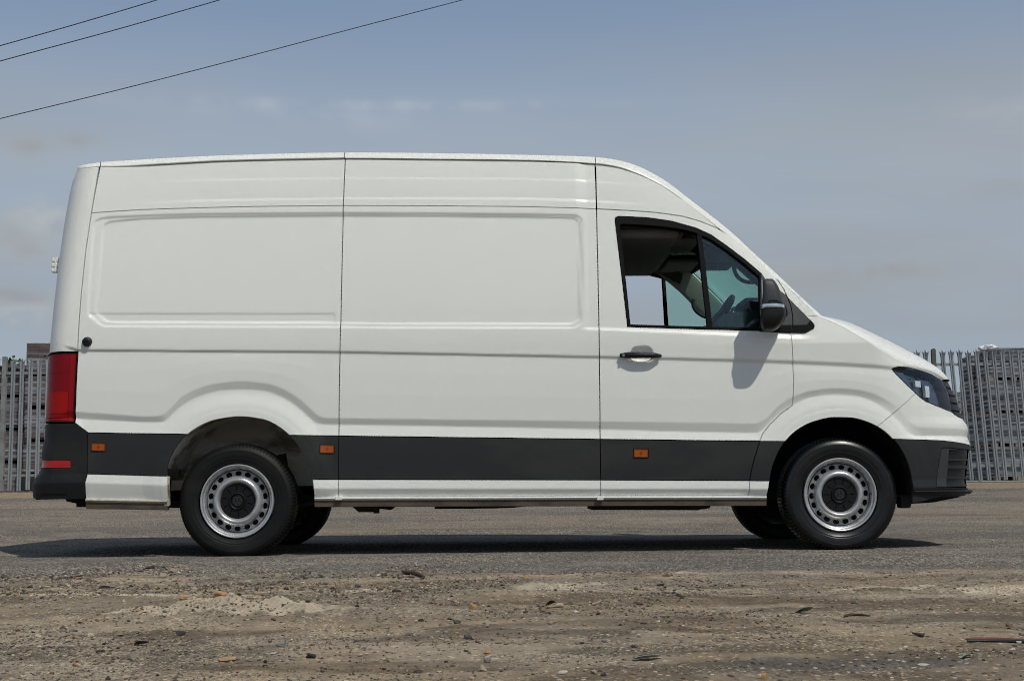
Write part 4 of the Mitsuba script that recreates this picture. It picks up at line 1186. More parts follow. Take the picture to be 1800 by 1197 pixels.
def ground_h(x, y):
    near = np.clip((-1.3 - y) / .7, 0, 1) * np.clip((y + 9.5) / 2, 0, 1)
    h = far_rise(y) - .012 + .05 * nz(x, y, .9, 3, 1) * near + .020 * nz(x, y, 4.2, 4, 2) * near + .008 * np.abs(nz(x, y, 19, 3, 4)) * near + .0075 * nz(x, y, 48, 2, 14) * near * np.clip(.6 + 3 * nz(x, y, 1.6, 3, 15), .1, 1) + .010 * near
    for bx_, by_, rx_, ry_, a_ in BUMPS:
        g = np.exp(-(((x - bx_) / rx_) ** 2 + ((y - by_) / ry_) ** 2))
        h = h + a_ * g * (.75 + 1.2 * nz(x, y, 14, 3, 6) * (1 if a_ > 0 else 0))
    rut = np.abs(np.sin((x * .35 + y) * 9.0)) * np.clip((x - 1.7) / .5, 0, 1) * np.clip((3.0 - x) / .5, 0, 1) * np.exp(-((y + 2.75) / .35) ** 2)
    return h - .007 * rut


def asphalt_h(x, y):
    e = edge_d(x, y)
    lift = np.clip(e / .16, -1, 1)
    far_e = np.clip((13.6 + 1.6 * nz(x, y, .25, 3, 5) * 2 - y) / 1.0, -1, 1)
    base_ = far_rise(y) + .004 * nz(x, y, 1.5, 3, 7) * np.clip(e, 0, 1)
    return base_ + np.where(lift < 0, .05 * lift, 0.0) - .012 * np.clip(1 - e / .22, 0, 1) + .0035 * nz(x, y, 55, 2, 9) * np.clip((1.2 - y) / 2, 0, 1) - .06 * np.clip(-far_e, 0, 1) - .004 * (far_e < 1)


def spread(a, b, step, lo, hi, grow=1.18):
    """Grid lines: even between a and b, then farther and farther apart out to lo and hi."""
    mid = list(np.arange(a, b, step))
    out, s = [mid[-1]], step
    while out[-1] < hi:
        s *= grow
        out.append(out[-1] + s)
    inn, s = [mid[0]], step
    while inn[-1] > lo:
        s *= grow
        inn.append(inn[-1] - s)
    return np.array(inn[::-1][:-1] + mid + out[1:])


def sheet(xs, ys, fn):
    X, Y = np.meshgrid(xs, ys, indexing="ij")
    return grid_mesh(np.stack([X, Y, fn(X, Y)], -1))


def ground_col(p, n, uv):
    x, y = p.x, p.y
    a, b, c = fbm(x * .9 + 4, y * 1.6, 0, 4), fbm(x * 3.3, y * 6.0 + 7, 0, 4), fbm(x * 17, y * 17, 0, 3)
    col = mix((.172, .131, .090), (.232, .180, .126), smoothstep(.35, .65, a))
    col = mix(col, (.098, .074, .052), smoothstep(.48, .68, b) * .85)
    crust = smoothstep(.56, .68, fbm(x * 1.1 + 9, y * 4.4 + 2, 0, 4)) * smoothstep(-4.2, -3.2, y)
    col = mix(col, (.36, .29, .20), crust * .34)
    m = dr.exp(-(dr.square((x - MOUND[0]) / .40) + dr.square((y - MOUND[1]) / .17)))
    for q, rx_, ry_ in PALE:
        m = dr.maximum(m, dr.exp(-(dr.square((x - q[0]) / rx_) + dr.square((y - q[1]) / ry_))))
    col = mix(col, (.47, .385, .27), smoothstep(.28, .58, m + .75 * (c - .5) + .35 * (b - .5)) * .62)
    tar = dr.exp(-(dr.square((x - TAR[0]) / .36) + dr.square((y - TAR[1]) / .10)))
    col = mix(col, (.075, .072, .070), smoothstep(.35, .6, tar + .5 * (c - .5)) * .75)
    v1, v2, r = voronoi(x * 120, y * 85)
    w1, w2, q = voronoi(x * 48 + 5, y * 36)
    patch = smoothstep(.40, .62, fbm(x * 5, y * 5, 3, 3))
    col = mix(col, mix((.035, .030, .026), (.46, .38, .26), r * r), smoothstep(.55, .30, v1) * (.16 + .42 * patch))
    pick = cell_rand(dr.floor(q * 997), 3, 1)
    col = mix(col, (.030, .026, .023), smoothstep(.36, .22, w1) * smoothstep(.86, .90, pick) * .85)
    col = mix(col, mix((.42, .37, .29), (.40, .25, .12), q), smoothstep(.30, .20, w1) * smoothstep(.14, .10, pick) * .75)
    wet = mi.Float(0)
    for q, rx_, ry_ in DAMP:
        wet = dr.maximum(wet, dr.exp(-(dr.square((x - q[0]) / rx_) + dr.square((y - q[1]) / ry_))))
    col = mix(col, (.090, .066, .046), smoothstep(.25, .75, wet + .9 * (b - .5)) * .62)
    e = y - EDGE_MEAN
    rim = smoothstep(-1.3, -.15, e) * smoothstep(.44, .60, fbm(x * 2.2 + 17, y * 3.0, 6, 4))
    col = mix(col, mix((.060, .054, .048), (.20, .175, .145), r), rim * .70)
    grey = smoothstep(.44, .60, fbm(x * 1.7 + 31, y * 3.1, 0, 4))
    col = mix(col, dr.mean(col) * mi.Color3f(1.13, .97, .78), grey * .4)
    far_ = smoothstep(6.0, 13.0, y)
    return mix(col * (.74 + .52 * c), mix((.17, .128, .09), (.215, .166, .12), b), far_ * .8)


def asphalt_col(p, n, uv):
    x, y = p.x, p.y
    e = y - EDGE_MEAN
    a, c = fbm(x * .45 + 2, y * .8, 0, 4), fbm(x * 9, y * 9, 2, 3)
    v1, v2, r = voronoi(x * 75, y * 75)
    stone = mix((.045, .040, .035), (.46, .40, .33), r * r * 1.1)
    col = mix((.055, .048, .042), stone, smoothstep(.62, .30, v1) * .85 + .1)
    col = mix(col, (.36, .33, .28), smoothstep(.93, .97, r) * smoothstep(.4, .25, v1) * .6)
    far_ = smoothstep(1.6, 4.5, y)
    streak = smoothstep(.45, .62, fbm(x * .35 + .4 * y, y * 2.6, 5, 4))
    dust = smoothstep(.42, .66, a) * .30 * far_ + far_ * .05 + streak * .26 * far_ + smoothstep(.42, -.05, e + .5 * (c - .5)) * .40
    col = mix(col, (.225, .175, .125), dr.clip(dust, 0, .85))
    worn = smoothstep(.46, .60, fbm(x * .8 + 11, y * 1.7, 4, 4))
    col = mix(col, (.075, .071, .066), worn * .38)
    bald = smoothstep(.58, .68, fbm(x * 1.4 + 5, y * 2.6, 8, 4))
    col = mix(col, (.205, .180, .150), bald * .40)
    track = smoothstep(.60, .70, fbm(x * .22 + 3, y * 3.4 + .35 * x, 9, 3)) * far_
    col = mix(col, (.085, .075, .065), track * .5)
    return col * (.86 + .28 * c)


PALE = [(gpt(300, 1052), .34, .09), (gpt(90, 1050), .5, .07), (gpt(970, 1036), .15, .10), (gpt(1060, 1031), .09, .05), (gpt(1770, 1042), .2, .1), (gpt(1240, 1012), .14, .08), (gpt(600, 1040), .28, .06), (gpt(1560, 1040), .22, .06), (gpt(700, 1036), .18, .04)]
PALE = [((float(q[0]), float(q[1])), a, b) for q, a, b in PALE]
MOUND = (float(MOUND[0]), float(MOUND[1]))
DAMP = [((float(q[0]), float(q[1])), a, b) for q, a, b in [(gpt(690, 1165), .42, .13), (gpt(800, 1120), .35, .14), (gpt(1280, 1055), .55, .22), (gpt(1150, 1100), .5, .15), (gpt(330, 1112), .4, .12), (gpt(1640, 1090), .4, .12)]]
TAR = tuple(float(v) for v in gpt(1480, 1163))
EDGE_MEAN = float(np.mean(EDGE[:, 1]))
mat("dirt", proc(ground_col), .95, spec=.15, bump=proc(lambda p, n, uv: fbm(p.x * 42, p.y * 42, 0, 4) * .010 + fbm(p.x * 210, p.y * 210, 1, 2) * .0022, eps=.0015), scale=1.0)
mat("tarmac", proc(asphalt_col), .85, spec=.3, bump=proc(lambda p, n, uv: -voronoi(p.x * 75, p.y * 75)[0] * .006 + fbm(p.x * 240, p.y * 240, 1, 2) * .002, eps=.0015), scale=1.0)
ys = spread(-5.9, -1.3, .015, -16, 3000, 1.12)
xs = spread(-1.6, 4.9, .0085, -3000, 3000, 1.16)
put("ground", sheet(xs, ys, ground_h), "dirt", True)
labels["ground"] = {"kind": "structure", "label": "bare stony dirt in the foreground and along the fence"}
xs = spread(-2.6, 5.8, .022, -60, 60, 1.16)
ys = spread(-2.75, .6, .016, -2.76, 15.5, 1.06)
put("asphalt", sheet(xs, ys, asphalt_h), "tarmac", True)
labels["asphalt"] = {"kind": "structure", "label": "worn asphalt yard with a ragged crumbling edge"}


def surf(x, y):
    return np.maximum(ground_h(x, y), np.where(edge_d(x, y) > -.3, asphalt_h(x, y), -9))


# ---------------------------------------------------------------- gravel, stones and litter on the dirt
ico0 = trimesh.creation.icosahedron()
COLS = np.array([(.17, .14, .105), (.26, .21, .15), (.09, .08, .07), (.36, .29, .20), (.05, .044, .040), (.33, .20, .095), (.20, .18, .16), (.48, .42, .33), (.17, .095, .06)])
CW = np.array([.24, .17, .19, .10, .12, .045, .09, .02, .025])
octa = trimesh.creation.icosphere(0).convex_hull if False else trimesh.Trimesh([[1, 0, 0], [-1, 0, 0], [0, 1, 0], [0, -1, 0], [0, 0, 1], [0, 0, -1]], [[0, 2, 4], [2, 1, 4], [1, 3, 4], [3, 0, 4], [2, 0, 5], [1, 2, 5], [3, 1, 5], [0, 3, 5]], process=False)
scene["gravel_mat"] = {"type": "twosided", "bsdf": {"type": "diffuse", "reflectance": {"type": "mesh_attribute", "name": "vertex_color"}}}


def scatter(n, shape, smin, srange, boost, reach):
    nv = len(shape.vertices)
    t_ = rng.random(n)
    dist = 2.6 + 5.6 * t_ ** .80
    gx = CAM[0] + (rng.random(n) * 2 - 1) * dist * .43
    gy = CAM[1] + dist
    dens = nz(gx, gy, 1.1, 4, 12) + .6 * nz(gx, gy, 5, 3, 13) + np.clip((1.5 - gx) * .10, -.16, .10)
    keep = (rng.random(n) < np.clip(.22 + 3.0 * dens, .04, 1)) & (edge_d(gx, gy) < reach)
    gx, gy = gx[keep], gy[keep]
    n = len(gx)
    size = (smin + srange * rng.random(n) ** 2.2 + boost * (rng.random(n) > .975)) * np.clip((gy - CAM[1]) / 4.2, .72, 1.5)
    sc = np.stack([1 + .8 * rng.random(n), 1 + .5 * rng.random(n), .55 + .5 * rng.random(n)], 1)
    ang = rng.random(n) * 6.28
    v = (shape.vertices[None] + rng.normal(size=(n, nv, 3)) * .17) * sc[:, None] * size[:, None, None]
    ca, sa = np.cos(ang)[:, None], np.sin(ang)[:, None]
    v = np.stack([v[..., 0] * ca - v[..., 1] * sa, v[..., 0] * sa + v[..., 1] * ca, v[..., 2]], -1)
    v += np.stack([gx, gy, surf(gx, gy) + size * .22], -1)[:, None]
    f = (shape.faces[None] + nv * np.arange(n)[:, None, None]).reshape(-1, 3)
    cc = COLS[rng.choice(len(COLS), n, p=CW / CW.sum())] * (.65 + .6 * rng.random((n, 1)))
    e_ = edge_d(gx, gy)
    crumb = rng.random(n) < np.clip(.75 - np.abs(e_ + .05) / .5, 0, .7)      # crumbled asphalt along the edge
    cc = np.where(crumb[:, None], np.array([.095, .084, .074]) * (.6 + 1.0 * rng.random((n, 1))), cc)
    return v.reshape(-1, 3), f, np.repeat(cc, nv, 0)


parts_ = [scatter(90000, octa, .0016, .0032, .0010, .45), scatter(7000, ico0, .0030, .0048, .0055, .30)]
k0 = len(parts_[0][0])
put("gravel", (np.vstack([q[0] for q in parts_]), np.vstack([parts_[0][1], parts_[1][1] + k0])), "gravel_mat", False, color=np.vstack([q[2] for q in parts_]))
labels["gravel"] = {"kind": "stuff", "label": "scattered grit and small gravel on the dirt"}

for nm, c_ in (("stone_grey", (.17, .16, .15)), ("stone_tan", (.31, .255, .18)), ("stone_orange", (.40, .215, .085)), ("stone_dark", (.055, .05, .05)), ("stone_pale", (.46, .42, .36)), ("stone_slate", (.13, .15, .145)), ("stone_red", (.19, .105, .075))):
    mat(nm, dusty(c_, tuple(.55 * q + .08 for q in c_), 1.0, 45), .85, spec=.25)


def rock(px, py, wpx, hpx, m, seed, flat=None, key="stone", label=None, group=None, yaw=None):
    """A stone whose foot stands at the photograph point, wpx wide and hpx tall there."""
    x, y = gpt(px, py)
    sc_ = FPX / (y - CAM[1])
    r = np.random.default_rng(seed)
    s = icosphere(2, 1.0)
    v = s.vertices
    v = v * (1 + .62 * (meshkit.noise(v * 1.25 + seed * 3.1, seed)[:, None] - .5) + .25 * (meshkit.noise(v * 3.1 + seed, seed + 1)[:, None] - .5))
    for _ in range(7):                       # broken faces
        d_ = r.normal(size=3)
        d_ /= np.linalg.norm(d_)
        over = np.maximum(v @ d_ - (.55 + .3 * r.random()), 0)
        v = v - over[:, None] * d_
    v = v / np.array([np.ptp(v[:, 0]), np.ptp(v[:, 1]), np.ptp(v[:, 2])])
    w = wpx / sc_
    h = hpx / sc_
    v = v * np.array([w, w * (.55 + .35 * r.random()), h * 1.15])
    v[:, 2] -= v[:, 2].min() + h * .15
    v += [x, y + w * .3, float(surf(np.array([x]), np.array([y + w * .3]))[0]) - .001]
    key = put(key, trimesh.Trimesh(v, s.faces, process=False), m, 32)
    labels[key] = {"label": label, "category": "stone"}
    if group:
        labels[key]["group"] = group
    return key


NAMED = [(830, 1071, 15, 11, "stone_orange", "blocky orange-brown stone standing alone in the middle of the dirt"),
         (395, 1158, 31, 6, "stone_orange", "long flat orange stone in the left foreground dirt"),
         (787, 1130, 13, 7, "stone_tan", "rounded tan stone in the middle of the lower dirt"),
         (822, 1126, 15, 9, "stone_dark", "dark grey lump beside the rounded tan stone"),
         (858, 1162, 13, 11, "stone_grey", "upright grey-brown stone in the lower middle foreground"),
         (857, 1149, 15, 7, "stone_orange", "flat orange-tan stone just behind the upright grey-brown stone"),
         (849, 1178, 15, 12, "stone_tan", "tan and grey stone at the lower edge of the dirt"),
         (990, 1182, 18, 7, "stone_pale", "pale flat stone near the bottom edge, right of centre"),
         (1045, 1183, 13, 9, "stone_tan", "small square tan stone near the bottom edge"),
         (1062, 1185, 10, 8, "stone_dark", "dark pebble right of the small square tan stone"),
         (970, 1102, 16, 6, "stone_tan", "flat sandy stone alone in the centre right dirt"),
         (189, 1190, 10, 8, "stone_dark", "black clod near the bottom left corner"),
         (385, 1085, 24, 9, "stone_orange", "orange clump at the foot of the pale mound"),
         (320, 1086, 13, 7, "stone_orange", "orange stone left of the foot of the pale mound"),
         (540, 1080, 12, 7, "stone_red", "reddish stone right of the pale mound"),
         (316, 1112, 18, 9, "stone_dark", "dark jagged clod below the pale mound"),
         (352, 1106, 10, 7, "stone_tan", "tan pebble right of the dark jagged clod"),
         (90, 1112, 16, 5, "stone_tan", "flat pale tan stone at the far left of the dirt"),
         (128, 1110, 15, 5, "stone_slate", "flat bluish-grey stone at the left of the dirt"),
         (493, 1135, 17, 7, "stone_slate", "flat green-grey stone right of the long flat orange one"),
         (480, 1148, 15, 4, "stone_pale", "thin pale flake below the flat green-grey stone"),
         (68, 1137, 13, 4, "stone_pale", "thin pale flake at the lower left"),
         (802, 1099, 13, 7, "stone_dark", "dark clod left of the middle, above the dark grey lump"),
         (720, 1117, 17, 8, "stone_grey", "broad grey stone in the middle left dirt"),
         (1023, 1132, 9, 5, "stone_dark", "small black pebble in the centre right dirt"),
         (1115, 1138, 13, 6, "stone_dark", "dark clod right of the centre"),
         (1062, 1129, 9, 5, "stone_grey", "small round grey pebble right of the centre"),
         (1570, 1148, 13, 6, "stone_grey", "grey stone lying against a white chip at the right"),
         (1584, 1144, 9, 7, "stone_pale", "sharp white chip at the right of the dirt"),
         (1495, 1140, 7, 4, "stone_dark", "small black pebble left of the sharp white chip"),
         (1746, 952, 5, 4, "stone_pale", "white pebble alone on the asphalt ahead of the van"),
         (1309, 1108, 5, 4, "stone_pale", "small white pebble in the right middle dirt"),
         (1574, 1078, 7, 5, "stone_pale", "small pale pebble at the right, below the ragged edge"),
         (1775, 1103, 12, 7, "stone_red", "reddish clod at the far right"),
         (1343, 1187, 11, 12, "stone_orange", "rust-orange clod at the lower right"),
         (1626, 1165, 22, 4, "stone_pale", "long thin white flake at the lower right"),
         (285, 1015, 15, 10, "stone_tan", "pale lump at the edge of the asphalt behind the mound"),
         (1696, 1016, 10, 6, "stone_grey", "grey lump on the crumbled asphalt edge at the right"),
         (806, 1019, 8, 5, "stone_tan", "round yellowish pebble at the asphalt edge"),
         (627, 1073, 10, 6, "stone_dark", "dark clod on a sandy strip left of the centre"),
         (1793, 1134, 10, 6, "stone_pale", "pale chip lying on the red and black strip")]
for i, (px_, py_, w_, h_, m_, lab) in enumerate(NAMED):
    rock(px_, py_, w_, h_, m_, 100 + i, label=lab)
GR = {"stone_grey": "grey", "stone_tan": "sandy", "stone_dark": "blackish", "stone_pale": "whitish"}
taken = [(a, b) for a, b, *_ in NAMED]
i = 0
while i < 80:
    px_, py_ = 1800 * rng.random(), 1030 + 165 * rng.random() ** .9
    if fbm_ok := (nz(np.array([px_ / 300]), np.array([py_ / 120]), 2, 3, 21)[0] > -.06) and all(abs(px_ - a) > 14 or abs(py_ - b) > 9 for a, b in taken):
        m_ = rng.choice(list(GR), p=[.46, .34, .08, .12])
        s_ = 4.0 + 5.0 * rng.random() ** 2.5
        rock(px_, py_, s_ * (1 + .5 * rng.random()), s_ * (.45 + .3 * rng.random()), m_, 300 + i, label=f"small {GR[m_]} pebble among the gravel of the foreground dirt", group=f"{GR[m_]} pebbles in the dirt")
        taken.append((px_, py_))
        i += 1


def on_ground(pxs, lift):
    q = np.array([gpt(*a) for a in pxs])
    return np.stack([q[:, 0], q[:, 1], surf(q[:, 0], q[:, 1]) + lift], 1)


mat("wood_dark", (.05, .033, .024), .8)
mat("wood_pale", (.27, .19, .12), .85)
mat("plastic_red", (.155, .040, .036), .6)
mat("plastic_black", (.012, .012, .012), .5)
mat("leaf_dry", (.10, .12, .09), .8)
mat("glass_green", (.20, .26, .22), .25, coat=.6)


def litter(key, mesh, m, lab, cat, smooth=40):
    k = put(key, mesh, m, smooth)
    labels[k] = {"label": lab, "category": cat}
    return k


r_ = lambda a, b: np.interp(np.linspace(0, 1, 16), [0, .15, .6, 1], [a, b, b * .9, a])  # noqa: E731
litter("stick", tube(curve(on_ground([(706, 1008), (716, 1010), (727, 1011), (738, 1014), (746, 1018)], .010), 16), r_(.003, .010), 8), "wood_dark", "dark crooked stick at the edge of the asphalt below the van", "stick")
litter("stick", tube(curve(on_ground([(1484, 1085), (1500, 1083), (1516, 1084), (1528, 1086)], .005), 16), r_(.002, .0045), 7), "wood_dark", "thin dark stick at the right of the dirt", "stick")
litter("stick", tube(curve(on_ground([(962, 1066), (975, 1065.5), (990, 1066.5)], .004), 16), r_(.003, .0055), 6), "wood_pale", "pale wood splinter in the centre right dirt", "stick")
litter("stick", tube(curve(on_ground([(1041, 1063), (1050, 1059), (1057, 1054)], .004), 16), r_(.002, .004), 6), "wood_pale", "short pale twig right of the wood splinter", "stick")
litter("stick", tube(curve(on_ground([(1604, 1115), (1612, 1116), (1622, 1119), (1624, 1116)], .005), 16), r_(.002, .004), 6), "wood_dark", "bent dark twig above the sharp white chip", "stick")
strip = on_ground([(1700, 1130), (1740, 1130), (1780, 1131), (1830, 1133)], .008)
k_ = litter("plastic_strip", tube(resample(strip, 12) + [0, .010, -.001], np.interp(np.linspace(0, 1, 12), [0, .05, .6, 1], [.002, .0042, .0036, .002]), 8), "plastic_red", "long red and black strip lying at the right edge of the dirt", "strip")
put("plastic_strip__black_edge", tube(resample(strip, 12) - [0, .002, .004], .0038, 8), "plastic_black", 40)


def leaf(pxs, w, key, m, lab, lift=.004, curl=.012):
    c_ = curve(on_ground(pxs, lift), 14)
    tt_ = np.linspace(0, 1, 14)
    ww = w * np.sin(np.pi * np.clip(tt_, .04, .97)) ** .7
    side = np.array([.15, 1.0, 0])
    rows_ = [c_ + side * (ww * k)[:, None] + np.array([0, 0, 1.0]) * (curl * (k * k) * np.sin(np.pi * tt_) + curl * .8 * tt_ ** 2)[:, None] for k in (-1, -.4, .2, .8)]
    g_m = grid_mesh(np.stack(rows_, 1))
    under = g_m.copy()
    under.vertices = under.vertices - [0, 0, .0015]
    litter(key, join([g_m, under]), m, lab, "leaf" if "leaf" in key else "shard")


leaf([(1398, 1076), (1408, 1075), (1420, 1077), (1430, 1075)], .022, "dry_leaf", "leaf_dry", "grey-green crumpled leaf in the right middle dirt", curl=.014)
leaf([(958, 1061), (968, 1060), (977, 1061)], .014, "dry_leaf", "wood_dark", "dark curled leaf above the pale wood splinter", curl=.012)
leaf([(1110, 1158), (1130, 1156), (1150, 1156), (1164, 1155)], .015, "glass_shard", "glass_green", "long pale green shard right of the centre foreground", curl=.006)
leaf([(1690, 1157), (1700, 1156), (1709, 1157)], .012, "glass_shard", "glass_green", "small green shard at the lower right", curl=.004)
leaf([(236, 1091 + 40), (248, 1090 + 40), (262, 1130)], .018, "dry_leaf", "wood_dark", "thin dark leaf at the lower left of the dirt", curl=.008)

# ---------------------------------------------------------------- palisade fence
YF = 16.2
mat("galvanised", proc(lambda p, n, uv: mix((.245, .268, .285), (.355, .380, .40), fbm(p.x * 20, p.y * 20, p.z * 5, 3)) * (.88 + .24 * cell_rand(dr.floor(p.x * 6.43), 1, 1))), .48, metal=.35)
mat("galvanised_dull", dusty((.24, .25, .245), (.17, .17, .16), 1, 3), .6, metal=.2)
mat("post_olive", dusty((.085, .085, .07), (.13, .125, .10), 1, 3), .8)
F = "palisade_fence"
labels[F] = {"label": "galvanised steel palisade fence with splayed spiked pales behind the van", "category": "fence"}
xp0, BAY = float(at(8.5, 640, YF)[0]), 2.8
ZB, ZT = .43, 2.815


def pale_mesh():
    xs_ = np.array([-.039, -.028, -.011, 0, .011, .028, .039])
    ys_ = np.array([0, -.016, -.013, .010, -.013, -.016, 0])
    rows_ = []
    for z_, k in ((0, 0), (1.2, 0), (2.20, 0), (2.27, .35), (2.32, .8)):
        rows_.append(np.stack([xs_ * (1 + .55 * k), ys_ - .03 * k * (np.abs(xs_) > .015), np.full(7, z_)], 1))
    tip = rows_[-1].copy()
    tip[:, 2] = [2.355, 2.325, 2.315, 2.385, 2.315, 2.325, 2.355]
    tip[:, 0] *= 1.18
    rows_.append(tip)
    v_ = np.array(rows_)
    a_ = grid_mesh(v_)
    b_ = grid_mesh(v_ + [0, .0035, 0])
    b_.invert()
    return join([a_, b_])


PALE_PLY = mikit.ply(pale_mesh(), "galvanised")
RAIL_Z = (.70, 2.535)
fr = np.random.default_rng(5)
for bay in range(-1, 8):
    x_ = xp0 + BAY * bay
    for k in range(1, 18):
        xk = x_ + BAY * k / 18
        lean = 3.1 * sp(np.clip((xk - 6.8) / 2.4, 0, 1)) + fr.normal() * .18
        tx = T().translate([xk, YF, ZB + fr.normal() * .006]) @ T().translate([0, 0, 2.38]) @ T().rotate([0, 1, 0], -lean) @ T().translate([0, 0, -2.38]) @ T().rotate([0, 0, 1], fr.normal() * 1.5)
        key = numbered(F + "__pale") if bay == -1 and k < 3 else f"{F}__pale_{(bay + 1) * 17 + k - 1:03d}"
        scene[key] = {**PALE_PLY, "to_world": tx}
    for z_ in RAIL_Z:
        put(F + "__rail", bx(x_ + .03, x_ + BAY - .03, YF + .012, YF + .055, z_ - .024, z_ + .024), "galvanised_dull")
    if bay == 6:
        m_ = join([bx(-.035, .035, -.03, .05, 0, 2.36), cylinder(.035, .08, sections=20).apply_transform(trimesh.transformations.rotation_matrix(math.pi / 2, [1, 0, 0])).apply_translation([0, .01, 2.36])])
        m_.apply_translation([x_, YF, ZB])
        put(F + "__post", m_, "post_olive", label="dull olive post with a rounded top")
    else:
        web = join([bx(-.037, .037, -.035, -.027, 0, 2.40), bx(-.004, .004, -.027, .035, 0, 2.40), bx(-.037, .037, .035, .043, 0, 2.40)])
        web.apply_translation([x_, YF, ZB])
        put(F + "__post", web, "galvanised_dull")

# ---------------------------------------------------------------- packs of bricks on pallets beyond the fence
def brick_colour(c1, c2):
    return proc(lambda p, n, uv: mix(c1, c2, cell_rand(dr.floor(p.x * 4.6), dr.floor(p.y * 4.6), dr.floor(p.z * 13.9))) * (.75 + .5 * fbm(p.x * 8, p.y * 8, p.z * 8, 2)))


mat("brick_grey", brick_colour((.040, .040, .045), (.056, .055, .061)), .9)
mat("brick_brown", brick_colour((.082, .056, .054), (.118, .082, .078)), .9)
mat("pallet_wood", proc(lambda p, n, uv: mix((.20, .15, .10), (.34, .27, .19), fbm(p.x * 5, p.y * 5, p.z * 40, 3))), .85)
mat("pallet_dark", (.035, .028, .022), .9)
mat("film_skin", (.62, .64, .66), .22, spec=.9)
mat("film_white", (.72, .72, .70), .35, spec=.7)


def film(key, w):
    b_ = {"type": "principled", "base_color": rgb(.50, .53, .58), "roughness": .36, "specular": .8}
    scene[key] = {"type": "blendbsdf", "weight": {"type": "proc", **{k: q for k, q in proc(lambda p, n, uv: dr.clip(w + 1.9 * (fbm(p.x * 1.3, p.y * 1.3, p.z * 24, 4) - .5), .03, .95), eps=.01).items() if k != "type"}},
                  "a": {"type": "null"}, "b": {"type": "twosided", "bsdf": b_}}


film("film_clear", .17)
film("film_thin", .10)


def bricks_mesh(w, d, rows):
    """A stack of separate bricks, stretchers outward, slightly out of line."""
    r = np.random.default_rng(int(w * 100) + rows)
    out = [bx(-w / 2 + .09, w / 2 - .09, -d / 2 + .09, d / 2 - .09, 0, rows * .07 - .01)]
    nx, ny = int(round(w / .222)), int(round(d / .222))
    for k in range(rows):
        z_ = k * .07
        for i_ in range(nx):
            for s_ in (-1, 1):
                o = r.normal() * .004
                cx_ = -w / 2 + (i_ + .5) * w / nx
                out.append(bx(cx_ - w / nx / 2 + .003, cx_ + w / nx / 2 - .003, s_ * (d / 2 - .05) - .05 + o, s_ * (d / 2 - .05) + .05 + o, z_ + .002, z_ + .067))
        for i_ in range(ny):
            for s_ in (-1, 1):
                o = r.normal() * .004
                cy_ = -d / 2 + .101 + (i_ + .5) * (d - .202) / ny
                h_ = (d - .202) / ny / 2
                out.append(bx(s_ * (w / 2 - .05) - .05 + o, s_ * (w / 2 - .05) + .05 + o, cy_ - h_ + .003, cy_ + h_ - .003, z_ + .002, z_ + .067))
    return join(out)


def pallet_mesh(w, d):
    out = []
    for i_ in range(5):
        c_ = -d / 2 + .06 + i_ * (d - .12) / 4
        out.append(bx(-w / 2, w / 2, c_ - .05, c_ + .05, .085, .105))
    for s_ in (-1, 0, 1):
        out.append(bx(s_ * (w / 2 - .06) - .05, s_ * (w / 2 - .06) + .05, -d / 2, d / 2, .062, .083))
        for t2 in (-1, 0, 1):
            out.append(bx(s_ * (w / 2 - .06) - .048, s_ * (w / 2 - .06) + .048, t2 * (d / 2 - .07) - .065, t2 * (d / 2 - .07) + .065, .020, .060))
        out.append(bx(s_ * (w / 2 - .06) - .05, s_ * (w / 2 - .06) + .05, -d / 2, d / 2, .001, .018))
    return join(out)


def wrap_mesh(w, d, h, seed):
    """Crumpled film round a pack: a rippled skirt drawn in at the top and bottom, and a lid."""
    n_, mz = 120, 16
    th = np.linspace(0, 2 * np.pi, n_, endpoint=False)
    cx_, sx_ = np.cos(th), np.sin(th)
    k = np.maximum(np.abs(cx_) / (w / 2 + .012), np.abs(sx_) / (d / 2 + .012))
    P0 = np.stack([cx_ / k, sx_ / k], 1)
    zz_ = np.linspace(-.03, h + .012, mz)
    rip = meshkit.fbm(np.stack([np.repeat(th[:, None], mz, 1) * 2.5, np.repeat(zz_[None], n_, 0) * 16, np.full((n_, mz), seed * 2.3)], -1), 4, seed) - .5
    v_ = np.stack([P0[:, None, 0] * (1 + .022 * rip), P0[:, None, 1] * (1 + .022 * rip), np.repeat(zz_[None], n_, 0) + .02 * rip], -1)
    side = grid_mesh(v_.transpose(1, 0, 2), wrap=True)
    lid = np.concatenate([v_[:, -1:], v_[:, -1:] * [.6, .6, 1] + [0, 0, .012], v_[:, -1:] * [.05, .05, 1] + [0, 0, .015]], 1)
    return join([side, grid_mesh(lid.transpose(1, 0, 2), wrap=True)])


PW, PD = 1.02, .84
PACK = {}
for nm, rows_ in (("grey", 8), ("brown", 8)):
    PACK[nm] = (mikit.ply(bricks_mesh(PW - .04, PD - .04, rows_), "brick_" + nm), mikit.ply(pallet_mesh(PW, PD), "pallet_wood" if nm == "grey" else "pallet_dark"),
                [mikit.ply(wrap_mesh(PW - .04, PD - .04, rows_ * .07, q), "film_clear" if nm == "grey" else "film_thin", True) for q in range(3)])
pr_ = np.random.default_rng(3)


def pack(x, y, z, nm, lab, group=None, wrap=True):
    key = numbered("brick_pack")
    tw = T().translate([x, y, z]) @ T().rotate([0, 0, 1], pr_.normal() * 1.2)
    scene[key + "__pallet"] = {**PACK[nm][1], "to_world": tw}
    scene[key + "__bricks"] = {**PACK[nm][0], "to_world": tw @ T().translate([0, 0, .107])}
    labels[key + "__bricks"] = {"kind": "stuff"}
    if wrap:
        scene[key + "__film_wrap"] = {**PACK[nm][2][pr_.integers(3)], "to_world": tw @ T().translate([0, 0, .107])}
    labels[key] = {"label": lab, "category": "pallet of bricks"}
    if group:
        labels[key]["group"] = group


